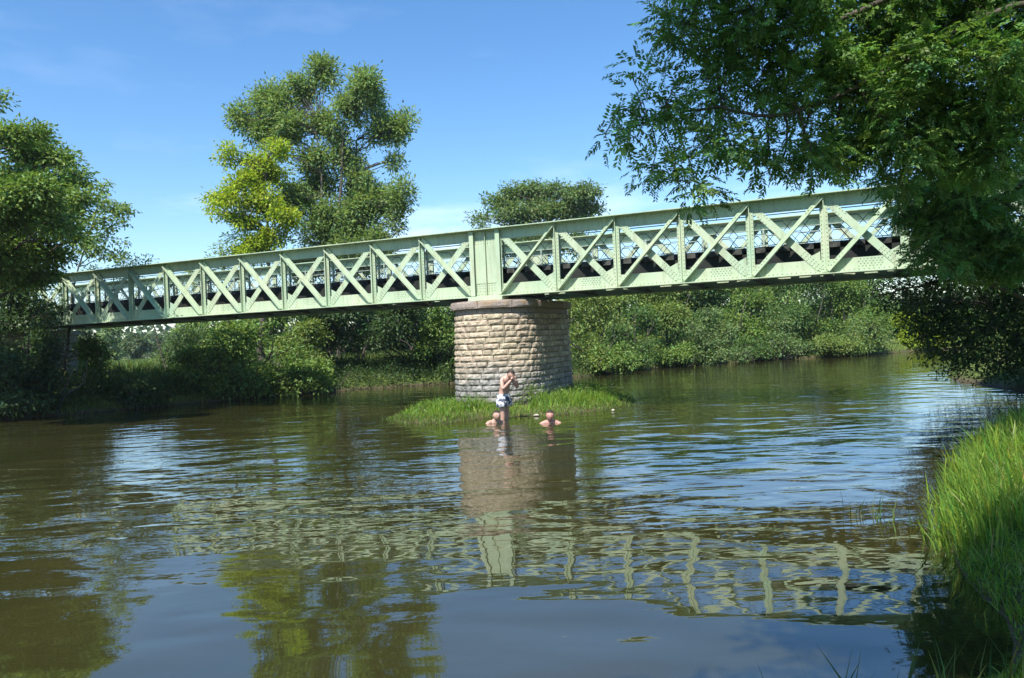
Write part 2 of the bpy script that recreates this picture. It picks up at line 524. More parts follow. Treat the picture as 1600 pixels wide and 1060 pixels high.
def poly_sd(P, poly):
    """signed distance, negative inside the polygon"""
    A = poly; B = np.roll(poly, -1, axis=0)
    best = np.full(len(P), 1e9)
    inside = np.zeros(len(P), bool)
    for a, b in zip(A, B):
        ab = b - a
        t = np.clip(((P - a) @ ab) / (ab @ ab), 0, 1)
        d = np.linalg.norm(P - (a + t[:, None] * ab), axis=1)
        best = np.minimum(best, d)
        c = ((a[1] > P[:, 1]) != (b[1] > P[:, 1]))
        with np.errstate(divide='ignore', invalid='ignore'):
            xi = a[0] + (P[:, 1] - a[1]) / (b[1] - a[1] + 1e-12) * ab[0]
        inside ^= c & (P[:, 0] < xi)
    return np.where(inside, -best, best)

TH, BX, BY, PAN, PW, BW = 0.4129, -0.9794, 22.0, 1.6754, 0.8021, 3.5     # the bridge's own frame
D_AX = np.array([math.cos(TH), -math.sin(TH)]); N_AX = np.array([math.sin(TH), math.cos(TH)])
NL, NR = 13, 12                                     # panels left and right of the pier
S_END_L, S_END_R = -NL * PAN, PW + NR * PAN

def ground_z(P):
    P = np.asarray(P, float)
    sd = poly_sd(P, RIVER)
    near = (P[:, 1] < 3.5 + 0.0 * P[:, 0]) | (P[:, 0] > 0.28 * P[:, 1] + 2.0)      # the near, right-hand bank
    far_side = ~((P[:, 0] > 1.05 * (P[:, 1] - 12) ) | (P[:, 1] < 3.5))
    top = np.where(far_side, 1.25, 0.62)
    run = np.where(far_side, 1.3, 0.9)
    d = np.maximum(sd, 0)
    z = top * (1 - np.exp(-d / run))
    z = np.where(sd < 0, np.maximum(-1.6, sd * 0.55), z)
    si = poly_sd(P, ISLAND)
    z = np.maximum(z, np.clip(-si * 0.32, -1.6, 0.2) + np.where(si > 0, -0.25 * si, 0))
    # approach embankments behind the abutments
    rel = P - np.array([BX, BY])
    s = rel @ D_AX; t = rel @ N_AX - BW / 2
    for e in (S_END_L - 0.9 - s, s - S_END_R - 0.9):
        q = np.maximum(np.abs(t) - 2.4, 0)
        h = 3.9 - q / 0.9 - np.maximum(-e, 0) * 3.0
        z = np.where((e > -1.2) & (sd > 0.2), np.maximum(z, h), z)
    nz = vnoise(np.c_[P * 0.9, np.zeros(len(P))], 3) * 0.06 + vnoise(np.c_[P * 0.25, np.zeros(len(P))], 5) * 0.1
    z = z + np.where(sd > 0.4, nz, 0)
    # far country: gently rolling, rising a little in the distance
    rr = np.linalg.norm(P - np.array([0, 40.]), axis=1)
    z = z + np.clip((rr - 220) / 800, 0, 1) ** 1.2 * 14
    return z

def axis(lo, hi, step, far, growth=1.22):
    a = list(np.arange(lo, hi + 1e-6, step))
    s = step; x = a[-1]
    while x < far: s *= growth; x += s; a.append(x)
    s = step; x = a[0]; pre = []
    while x > -far: s *= growth; x -= s; pre.append(x)
    return np.array(pre[::-1] + a)

gx = axis(-32, 36, 0.4, 2600); gy = axis(-6, 62, 0.4, 2600)
XX, YY = np.meshgrid(gx, gy)
GP = np.c_[XX.ravel(), YY.ravel()]
GZ = ground_z(GP)
nx, ny = len(gx), len(gy)
idx = np.arange(nx * ny).reshape(ny, nx)
GF = np.c_[idx[:-1, :-1].ravel(), idx[:-1, 1:].ravel(), idx[1:, 1:].ravel(), idx[1:, :-1].ravel()]
tag(link('ground', np_mesh('ground', np.c_[GP, GZ], GF, M['ground'], smooth=True)), kind='structure')

wx = np.linspace(-95, 95, 20); wy = np.linspace(-40, 62, 12)
WX, WY = np.meshgrid(wx, wy)
wi = np.arange(WX.size).reshape(WX.shape)
WF = np.c_[wi[:-1, :-1].ravel(), wi[:-1, 1:].ravel(), wi[1:, 1:].ravel(), wi[1:, :-1].ravel()]
tag(link('river', np_mesh('river', np.c_[WX.ravel(), WY.ravel(), 0 * WX.ravel()], WF, M['river_water'], smooth=True)), kind='structure')

# ------------------------------------------------------------------ bridge
bridge = empty('truss_bridge', (BX, BY, 0), -TH)
tag(bridge, 'pale green riveted iron truss bridge of crossed diagonals spanning the river', 'bridge')
ZB, ZT = 3.203, 5.093
def camber(V):
    return V
def part(mb, name, mat, parent=bridge, smooth=False):
    return mb.build(name, M[mat], parent, smooth, camber)

def rivets(points, y, sgn, parent, r=0.020, h=0.018):
    """small domed rivet heads on the plane y, pointing to sgn; points (n,2) x,z"""
    pts = np.asarray(points, float)
    if not len(pts): return
    k = 6
    a = np.arange(k) * 2 * math.pi / k
    V, F = [], []
    n = len(pts)
    ring = np.stack([np.cos(a) * r, np.zeros(k), np.sin(a) * r], 1)
    tip = np.array([[0, sgn * h, 0]])
    base = np.concatenate([ring, tip])
    C = np.c_[pts[:, 0], np.full(n, y), pts[:, 1]]
    V = (C[:, None, :] + base[None]).reshape(-1, 3)
    off = np.arange(n)[:, None, None] * (k + 1)
    f = np.array([[i, (i + 1) % k, k] if sgn < 0 else [(i + 1) % k, i, k] for i in range(k)])
    F = (off + f[None]).reshape(-1, 3)
    o = link('rivets', np_mesh('rivets', camber(V), F, M['paint_rivet']), parent)
    o['kind'] = 'stuff'

def s_post(k):
    return k * PAN if k <= 0 else PW + (k - 1) * PAN

def truss(y, sg, detailed):
    """sg = -1: outer face towards -y (near truss); +1: outer face towards +y"""
    o = lambda a: y + sg * a                      # outward offset from the web plane
    yy = lambda a, b: (min(o(a), o(b)), max(o(a), o(b)))
    x0, x1 = S_END_L - 0.35, S_END_R + 0.35
    # chords
    c = MB()
    c.box(x0, x1, *yy(-0.011, 0.011), ZT - 0.315, ZT - 0.024)
    c.box(x0, x1, *yy(-0.23, 0.23), ZT - 0.024, ZT)
    c.box(x0, x1, *yy(0.011, 0.085), ZT - 0.040, ZT - 0.0245)
    c.box(x0, x1, *yy(0.011, 0.026), ZT - 0.115, ZT - 0.041)
    c.box(x0, x1, *yy(-0.10, -0.012), ZT - 0.315, ZT - 0.300)
    for j in range(-NL, NR, 2):                   # cover plates on the flange
        s = s_post(j)
        c.box(s - 0.35, s + 0.35, *yy(-0.185, 0.185), ZT, ZT + 0.012)
    tc = part(c, 'top_chord', 'paint')
    c = MB()
    c.box(x0, x1, *yy(-0.011, 0.011), ZB + 0.022, ZB + 0.345)
    c.box(x0, x1, *yy(-0.18, 0.18), ZB, ZB + 0.022)
    c.box(x0, x1, *yy(0.0115, 0.075), ZB + 0.0225, ZB + 0.036)
    c.box(x0, x1, *yy(0.0115, 0.0235), ZB + 0.0365, ZB + 0.105)
    bc = part(c, 'bottom_chord', 'paint')
    if detailed:
        xs = np.arange(x0 + .1, x1, 0.105)
        rivets([(x, ZB + 0.072) for x in xs], o(0.0235), sg, bc)
        g = []
        for k in range(-NL, NR):
            if k % 2: continue
            a, b = s_post(k), s_post(k + 1)
            m = (a + b) / 2 + 0.1
            if 0 <= k < 1: continue
            g += [(m + i * 0.075 + (0.037 if j % 2 else 0), ZB + 0.14 + j * 0.055) for i in range(-3, 4) for j in range(4)]
        rivets(g, o(0.011), sg, bc)
        xs = np.arange(x0 + .1, x1, 0.12)
        rivets([(x, ZT - 0.078) for x in xs], o(0.026), sg, tc)
        rivets([(x, ZT - 0.29) for x in xs], o(0.011), sg, tc, 0.014)
    # posts
    for k in list(range(-NL, NR + 2)):
        s = s_post(k)
        p = MB()
        pier = k in (0, 1)
        w = 0.088
        if not pier:
            p.box(s - w, s + w, *yy(0.0245, 0.0365), ZB + 0.05, ZT - 0.21)
            p.box(s - w, s + w, *yy(-0.0365, -0.0245), ZB + 0.05, ZT - 0.21)
        p.box(s - 0.008, s + 0.008, *yy(0.037, 0.125), ZB + 0.0375, ZT - 0.0415)
        p.box(s - 0.065, s + 0.065, *yy(0.1255, 0.1345), ZB + 0.0375, ZT - 0.0415) if pier else None
        if not pier:
            p.box(s - 0.034, s - 0.0085, *yy(0.037, 0.047), ZB + 0.06, ZT - 0.215)
            p.box(s + 0.0085, s + 0.034, *yy(0.037, 0.047), ZB + 0.06, ZT - 0.215)
        po = part(p, 'post', 'paint')
        if detailed and not pier:
            zs = np.arange(ZB + 0.12, ZT - 0.23, 0.095)
            rivets([(s + q, z) for z in zs for q in (-0.060, 0.060)], o(0.0365), sg, po, 0.018)
    # the panel over the pier: plate with ribs and lap joints
    p = MB()
    p.box(-0.02, PW + 0.02, *yy(0.012, 0.0225), ZB + 0.105, ZT - 0.116)
    p.box(0.03, PW / 2 - 0.012, *yy(0.0228, 0.034), ZB + 0.38, ZT - 0.42)
    p.box(PW / 2 + 0.012, PW - 0.03, *yy(0.0228, 0.034), ZB + 0.38, ZT - 0.42)
    pp = part(p, 'web_plate', 'paint')
    p = MB().box(PW / 2 - 0.007, PW / 2 + 0.007, *yy(0.0231, 0.095), ZB + 0.0375, ZT - 0.0415)
    p.box(-0.085, -0.009, *yy(0.024, 0.036), ZB + 0.106, ZT - 0.117)
    p.box(PW + 0.009, PW + 0.085, *yy(0.024, 0.036), ZB + 0.106, ZT - 0.117)
    part(p, 'stiffener', 'paint')
    if detailed:
        g = []
        for cx in (0.215, 0.585):
            g += [(cx + i * 0.085, ZB + 0.17 + j * 0.075) for i in (-1.5, -.5, .5, 1.5) for j in range(3)]
            g += [(cx + i * 0.085, ZT - 0.39 + j * 0.075) for i in (-1.5, -.5, .5, 1.5) for j in range(3)]
        rivets(g, o(0.0225), sg, pp)
        g = [(x, z) for z in np.arange(ZB + 0.17, ZT - 0.15, 0.10) for x in (-0.05, PW + 0.05)]
        rivets(g, o(0.036), sg, pp, 0.015)
    # crossed diagonals
    for k in range(-NL, NR + 1):
        if k == 0: continue
        a, b = s_post(k), s_post(k + 1)
        zl, zh = ZB + 0.09, ZT - 0.10
        zl2, zh2 = ZB + 0.12, ZT - 0.24
        e = 0.105
        if k < 0:
            fr = ((a + 0.05, zh), (b - 0.04, zl))          # angle bar, falls towards the pier
            bk = ((a + e, zl2), (b - e - 0.03, zh2))
        else:
            fr = ((b - 0.05, zh), (a + 0.04, zl))
            bk = ((b - e, zl2), (a + e + 0.03, zh2))
        sh = 1 if k < 0 else -1
        d1 = MB().strip(fr[0], fr[1], 0.110, *yy(0.0485, 0.060))
        d1.strip(fr[0], fr[1], 0.013, *yy(0.0604, 0.200), shift=-sh * 0.0485)
        dd = part(d1, 'angle_diagonal', 'paint')
        d2 = MB().strip(bk[0], bk[1], 0.175, *yy(0.0118, 0.0235))
        db = part(d2, 'plate_diagonal', 'paint')
        if detailed:
            def along(p, q, ts, lat, yv, par):
                p, q = np.array(p), np.array(q); L = np.linalg.norm(q - p); d = (q - p) / L; nn = np.array([-d[1], d[0]])
                rivets([p + d * t + nn * w_ for t in ts for w_ in lat], yv, sg, par, 0.018)
            along(*bk, np.arange(0.04, 0.62, 0.085), (-0.055, 0.0, 0.055), o(0.0235), db)
            L = math.hypot(bk[1][0] - bk[0][0], bk[1][1] - bk[0][1])
            along(*bk, np.arange(L - 0.42, L - 0.02, 0.085), (-0.06, 0.06), o(0.0235), db)
            L = math.hypot(fr[1][0] - fr[0][0], fr[1][1] - fr[0][1])
            along(*fr, np.arange(L - 0.5, L - 0.06, 0.09), (sh * 0.02,), o(0.060), dd)
            along(*fr, np.arange(0.2, 0.5, 0.09), (sh * 0.02,), o(0.060), dd)
            gx_ = a + 0.13 if k < 0 else b - 0.13
            gs = MB(); sgn = 1 if k < 0 else -1               # gusset at the foot of the plate
            q = [(gx_ - sgn * 0.02, ZB + 0.107), (gx_ + sgn * 0.42, ZB + 0.107), (gx_ + sgn * 0.36, ZB + 0.36), (gx_ - sgn * 0.02, ZB + 0.55)]
            if sgn < 0: q = q[::-1]
            y0_, y1_ = yy(-0.024, -0.0125)
            gs.hexa([(u, y0_, v) for u, v in q] + [(u, y1_, v) for u, v in q])
            part(gs, 'gusset', 'paint')

truss(0.0, -1, True)
truss(BW, 1, False)

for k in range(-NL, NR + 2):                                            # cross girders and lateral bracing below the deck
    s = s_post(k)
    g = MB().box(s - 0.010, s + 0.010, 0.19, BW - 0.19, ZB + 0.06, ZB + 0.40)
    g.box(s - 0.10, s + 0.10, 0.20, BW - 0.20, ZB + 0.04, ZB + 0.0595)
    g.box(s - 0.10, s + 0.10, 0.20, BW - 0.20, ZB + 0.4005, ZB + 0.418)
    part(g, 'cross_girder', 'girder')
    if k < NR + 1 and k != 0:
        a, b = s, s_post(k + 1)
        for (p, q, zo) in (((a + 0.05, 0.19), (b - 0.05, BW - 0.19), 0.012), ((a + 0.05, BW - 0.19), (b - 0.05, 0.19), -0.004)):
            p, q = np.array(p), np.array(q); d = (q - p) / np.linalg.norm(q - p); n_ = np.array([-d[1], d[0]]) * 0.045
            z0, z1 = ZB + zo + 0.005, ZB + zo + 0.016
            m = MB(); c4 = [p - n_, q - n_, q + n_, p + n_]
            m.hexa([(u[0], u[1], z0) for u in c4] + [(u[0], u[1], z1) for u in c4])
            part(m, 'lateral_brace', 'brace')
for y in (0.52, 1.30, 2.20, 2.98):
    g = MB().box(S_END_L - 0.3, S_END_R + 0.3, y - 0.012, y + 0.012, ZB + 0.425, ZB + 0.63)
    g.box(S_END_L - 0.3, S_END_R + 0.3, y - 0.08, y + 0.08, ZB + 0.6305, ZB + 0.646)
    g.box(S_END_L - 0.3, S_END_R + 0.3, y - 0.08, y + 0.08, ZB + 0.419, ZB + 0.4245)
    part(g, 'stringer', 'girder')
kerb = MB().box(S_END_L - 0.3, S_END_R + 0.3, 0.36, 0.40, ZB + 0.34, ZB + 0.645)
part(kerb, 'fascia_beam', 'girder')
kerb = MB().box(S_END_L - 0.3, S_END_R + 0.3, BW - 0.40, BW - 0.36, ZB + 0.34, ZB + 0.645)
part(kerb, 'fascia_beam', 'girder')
rs = np.random.RandomState(5)
for i, s in enumerate(np.arange(S_END_L - 0.2, S_END_R + 0.25, 0.56)):
    jj = rs.uniform(-0.02, 0.02)
    part(MB().box(s - 0.115 + jj, s + 0.115 + jj, 0.22 + rs.uniform(0, .05), BW - 0.22 - rs.uniform(0, .05), ZB + 0.6465, ZB + 0.775 + rs.uniform(-.008, .008)), 'sleeper', 'sleeper')
for i in range(9):
    y = 0.72 + i * 0.232
    part(MB().box(S_END_L - 0.25, S_END_R + 0.25, y - 0.105, y + 0.105, ZB + 0.785, ZB + 0.825), 'deck_plank', 'sleeper')

def railing(y):
    zb, zt = ZB + 0.79, ZT - 0.36
    for k in range(-NL, NR + 1):
        a, b = s_post(k), s_post(k + 1)
        r = MB()
        r.box(a - 0.022, a + 0.022, y - 0.022, y + 0.022, zb - 0.01, zt + 0.06)
        rp = part(r, 'railing_post', 'rail')
        r = MB()
        for z in (zb + 0.03, zt - 0.13, zt + 0.03):
            r.box(a + 0.0225, b - 0.0225, y - 0.011, y + 0.011, z - 0.011, z + 0.011)
        part(r, 'rail', 'rail')
        # wire lattice of hexagons
        m = MB()
        nc = max(1, round((b - a - 0.06) / 0.44)); cw = (b - a - 0.06) / nc; rows = 2
        ch = (zt - 0.13 - zb - 0.06) / rows
        t = 0.0085
        def seg(p, q): m.tube([(p[0], y, p[1]), (q[0], y, q[1])], t, 4, cap=False)
        for j in range(rows):
            z0 = zb + 0.04 + j * ch
            for i in range(nc):
                x = a + 0.03 + i * cw
                c_ = [(x, z0 + ch / 2), (x + cw * 0.27, z0 + ch), (x + cw * 0.73, z0 + ch), (x + cw, z0 + ch / 2), (x + cw * 0.73, z0), (x + cw * 0.27, z0)]
                for u in range(6):
                    if u == 4 and j > 0: continue
                    seg(c_[u], c_[(u + 1) % 6])
        part(m, 'wire_mesh', 'wire')
railing(0.30)
railing(BW - 0.30)
for y in (0, BW):
    part(MB().box(-0.12, PW + 0.12, y - 0.22, y + 0.22, 3.085, ZB - 0.003), 'bearing_plate', 'paint')
part(MB().box(-0.05, PW + 0.05, 0.55, BW - 0.55, 3.085, 3.16), 'bearing_beam', 'girder')

# ------------------------------------------------------------------ stone pier
pier = empty('stone_pier', (BX + D_AX[0] * PW / 2, BY + D_AX[1] * PW / 2, 0), -TH)
tag(pier, 'round-nosed pier of rock-faced cream stone courses under the bridge', 'bridge pier')
PA, PC0, PC1 = 1.20, 0.55, 2.95                      # half-width, centres of the two noses (local y)
def stadium(u, a):
    """point and outward normal at arc length u (0 at the upstream tip, towards +x) for half-width a"""
    q = math.pi * a / 2; L = PC1 - PC0; T = 2 * math.pi * a + 2 * L
    u = u % T
    if u < q: t = u / a; return (math.sin(t) * a, PC0 - math.cos(t) * a), (math.sin(t), -math.cos(t))
    u -= q
    if u < L: return (a, PC0 + u), (1, 0)
    u -= L
    if u < 2 * q: t = u / a; return (math.cos(t) * a, PC1 + math.sin(t) * a), (math.cos(t), math.sin(t))
    u -= 2 * q
    if u < L: return (-a, PC1 - u), (-1, 0)
    u -= L
    t = u / a
    return (-math.cos(t) * a, PC0 - math.sin(t) * a), (-math.cos(t), -math.sin(t))

def ring_solid(name, mat, a0, a1, z0, z1, n=72):
    m = MB(); 
    for z, a in ((z0, a0), (z1, a1)):
        T = 2 * math.pi * a + 2 * (PC1 - PC0)
        for i in range(n):
            (x, y), _ = stadium(T * i / n, a); m.v.append((x, y, z))
    for i in range(n):
        j = (i + 1) % n; m.f.append((i, j, n + j, n + i))
    m.f.append(tuple(range(n))[::-1]); m.f.append(tuple(range(n, 2 * n)))
    return m.build(name, M[mat], pier)

BATTER = 0.026
CH, ZC0, ZC1 = 0.1625, -0.70, 2.86
def a_at(z): return PA + (2.86 - z) * BATTER
ring_solid('core', 'mortar', a_at(ZC0) - 0.05, a_at(ZC1) - 0.05, ZC0, ZC1)

def stone_block(u0, u1, z0, z1, bulge, rough, out, seed, nu=7, nv=5, gap=0.007):
    """a block whose face follows the pier; rock-faced by bulge and rough"""
    a = a_at((z0 + z1) / 2) + out
    V, F = [], []
    us = np.linspace(u0 + gap, u1 - gap, nu); zs = np.linspace(z0 + gap, z1 - gap, nv)
    for j, z in enumerate(zs):
        az = a_at(z) + out
        for i, u in enumerate(us):
            (x, y), n_ = stadium(u * az / a, az)
            fu, fv = 2 * i / (nu - 1) - 1, 2 * j / (nv - 1) - 1
            b = bulge * (1 - abs(fu) ** 5) ** 0.6 * (1 - abs(fv) ** 3) ** 0.6
            edge = (i in (0, nu - 1)) or (j in (0, nv - 1))
            if not edge:
                r = vnoise(np.array([[x * 11 + seed * 3.1, y * 11, z * 15]]), seed)[0] + 0.6 * vnoise(np.array([[x * 27, y * 27 + seed, z * 30]]), seed + 9)[0]
                b += rough * r
            V.append((x + n_[0] * b, y + n_[1] * b, z))
    for j in range(nv - 1):
        for i in range(nu - 1):
            k = j * nu + i
            F.append((k, k + 1, k + nu + 1, k + nu))
    # returns into the wall
    per = [i for i in range(nu)] + [j * nu + nu - 1 for j in range(1, nv)] + [(nv - 1) * nu + i for i in range(nu - 2, -1, -1)] + [j * nu for j in range(nv - 2, 0, -1)]
    b0 = len(V)
    for k in per:
        j = k // nu; i = k % nu
        az = a_at(zs[j]) + out
        (x, y), n_ = stadium(us[i] * az / a, az)
        V.append((x - n_[0] * 0.075, y - n_[1] * 0.075, zs[j]))
    m = len(per)
    for q in range(m):
        q2 = (q + 1) % m
        F.append((per[q2], per[q], b0 + q, b0 + q2))
    return V, F

def add_stones(name, z0, z1, lens, bulge, rough, out, mat, seed, restname):
    rs = np.random.RandomState(seed)
    a = a_at((z0 + z1) / 2) + out
    T = 2 * math.pi * a + 2 * (PC1 - PC0)
    us = [0.0]
    off = rs.uniform(0, 0.4)
    while us[-1] < T - lens[0] * 0.9: us.append(us[-1] + rs.uniform(*lens))
    us[-1] = T
    rest = []
    for i in range(len(us) - 1):
        u0, u1 = us[i] + off, us[i + 1] + off
        um = ((u0 + u1) / 2) % T
        seen = um < math.pi * a / 2 + (PC1 - PC0) + a * 0.75 or um > T - math.pi * a / 2 - 0.25
        V, F = stone_block(u0, u1, z0, z1, bulge * rs.uniform(.75, 1.25), rough, out, seed * 50 + i)
        if seen and z1 > 0.05:
            me = bpy.data.meshes.new(name); me.from_pydata(V, [], F); me.materials.append(M[mat])
            link(name, me, pier)
        else:
            rest.append((V, F))
    return rest

rest = []
nc = int(round((ZC1 - 0.15 - ZC0) / CH))
for c in range(nc):
    z0 = ZC0 + c * CH
    rest += add_stones('stone', z0, z0 + CH, (0.27, 0.58), 0.030, 0.018, 0.0, 'pier_stone', 11 + c, 'stone')
rest += add_stones('dressed_stone', ZC0 + nc * CH, ZC1, (0.40, 0.62), 0.006, 0.003, -0.012, 'capstone', 77, 'stone')
rest += add_stones('capstone', ZC1 + 0.001, 3.078, (0.75, 1.05), 0.022, 0.003, 0.115, 'capstone', 78, 'capstone')
V, F = [], []
for v, f in rest:
    b = len(V); V += v; F += [tuple(b + i for i in q) for q in f]
me = bpy.data.meshes.new('far_side_stones'); me.from_pydata(V, [], F); me.materials.append(M['pier_stone'])
tag(link('far_side_stones', me, pier), kind='stuff')
ring_solid('cap_slab', 'capstone', PA + 0.06, PA + 0.06, ZC1 + 0.002, 3.080)

# ------------------------------------------------------------------ abutments
def abutment(name, label, s_face, sg):
    ab = empty(name, (BX, BY, 0), -TH)
    tag(ab, label, 'abutment')
    lo, hi = (s_face - 2.2, s_face) if sg < 0 else (s_face, s_face + 2.2)
    MB().box(lo + 0.06, hi - 0.06, -0.55, BW + 0.55, -0.8, 2.98).build('core', M['mortar'], ab)
    rs = np.random.RandomState(31 if sg < 0 else 32)
    z = -0.4
    while z < 2.9:
        h = 0.38
        x = hi if sg < 0 else lo
        y = -0.62
        while y < BW + 0.62 - 0.05:
            w = min(rs.uniform(0.5, 0.85), BW + 0.62 - y)
            d = rs.uniform(-0.012, 0.02)
            xx = (x - 0.2, x + d) if sg < 0 else (x - d, x + 0.2)
            MB().box(*xx, y + 0.008, y + w - 0.008, z + 0.008, z + h - 0.008).build('stone', M['abutment_stone'], ab)
            y += w
        u = hi - 0.21 if sg < 0 else lo + 0.21
        end = lo if sg < 0 else hi
        while abs(u - end) > 0.1:
            w = min(rs.uniform(0.5, 0.9), abs(u - end))
            d = rs.uniform(-0.012, 0.02)
            xx = (u - w, u) if sg < 0 else (u, u + w)
            MB().box(xx[0] + 0.008, xx[1] - 0.008, -0.62 - d, -0.45, z + 0.008, z + h - 0.008).build('stone', M['abutment_stone'], ab)
            u += -w if sg < 0 else w
        z += h
    MB().box(lo - 0.1, hi + 0.1, -0.72, BW + 0.72, 3.022, 3.19).build('coping', M['abutment_stone'], ab)
abutment('stone_abutment', 'shadowed stone abutment carrying the left end of the bridge', S_END_L + 0.15, -1)
abutment('stone_abutment', 'stone abutment carrying the right end of the bridge behind the trees', S_END_R - 0.15, 1)

# ------------------------------------------------------------------ foliage
def leaf_quads(P, D, Nn, L, W, rs, fold=0.25):
    """P base, D axis, Nn normal hint; one folded diamond per leaf"""
    D = D / (np.linalg.norm(D, axis=1, keepdims=True) + 1e-9)
    S = np.cross(D, Nn); S /= (np.linalg.norm(S, axis=1, keepdims=True) + 1e-9)
    Nn = np.cross(S, D)
    L = np.asarray(L)[:, None]; W = np.asarray(W)[:, None]
    mid = P + D * L * 0.45
    v = np.stack([P, mid + S * W * .5 + Nn * W * fold, P + D * L - Nn * L * 0.08, mid - S * W * .5 + Nn * W * fold], 1)
    n = len(P)
    return v.reshape(-1, 3), np.arange(n * 4).reshape(n, 4)

def tints(n, rs, val=0.22, hue=0.12):
    v = 1 + rs.normal(0, val, n).clip(-0.5, 0.6)
    h = rs.normal(0, hue, n)
    return np.stack([v * (1 + h), v, v * (1 - h * .5)], 1).clip(0.25, 2.0)

def unit(n, rs):
    v = rs.normal(size=(n, 3)); return v / np.linalg.norm(v, axis=1, keepdims=True)

def twigs(A, B, r0, r1, rs, bend=0.12, sides=3):
    """bent tapered twigs between point arrays A and B"""
    n = len(A); L = np.linalg.norm(B - A, axis=1, keepdims=True)
    Mid = (A + B) / 2 + rs.normal(size=(n, 3)) * L * bend + np.array([0, 0, 1]) * L * 0.06
    V = []
    T = B - A; T = T / (L + 1e-9)
    X = np.cross(T, np.array([0.2, 0.3, 1.0])); X /= (np.linalg.norm(X, axis=1, keepdims=True) + 1e-9)
    Y = np.cross(T, X)
    for P, r in ((A, r0), (Mid, (r0 + r1) / 2), (B, r1)):
        r = np.broadcast_to(np.asarray(r, float), (n,))[:, None]
        for k in range(sides):
            a = 2 * math.pi * k / sides
            V.append(P + r * (math.cos(a) * X + math.sin(a) * Y))
    V = np.stack(V, 1).reshape(-1, 3)
    F = []
    for s in range(2):
        for k in range(sides):
            k2 = (k + 1) % sides
            F.append([s * sides + k, s * sides + k2, (s + 1) * sides + k2, (s + 1) * sides + k])
    F = (np.arange(n)[:, None, None] * (3 * sides) + np.array(F)[None]).reshape(-1, 4)
    return V, F

def tube_np(pts, rad, n=7):
    m = MB(); m.tube(pts, rad, n, cap=False)
    return np.array(m.v), np.array(m.f)

def smooth_path(pts, rs, wob=0.05, n=6):
    pts = [np.array(p, float) for p in pts]
    out = []
    for i in range(len(pts) - 1):
        p0, p1, p2, p3 = pts[max(i - 1, 0)], pts[i], pts[i + 1], pts[min(i + 2, len(pts) - 1)]
        for t in np.linspace(0, 1, n, endpoint=False):
            q = 0.5 * ((2 * p1) + (-p0 + p2) * t + (2 * p0 - 5 * p1 + 4 * p2 - p3) * t * t + (-p0 + 3 * p1 - 3 * p2 + p3) * t ** 3)
            out.append(q + rs.normal(size=3) * wob * (0 if (i == 0 and t == 0) else 1))
    out.append(pts[-1])
    return out

def merge(parts):
    V, F, b = [], [], 0
    for v, f in parts:
        V.append(v); F.append(np.asarray(f) + b); b += len(v)
    return np.concatenate(V), np.concatenate(F)

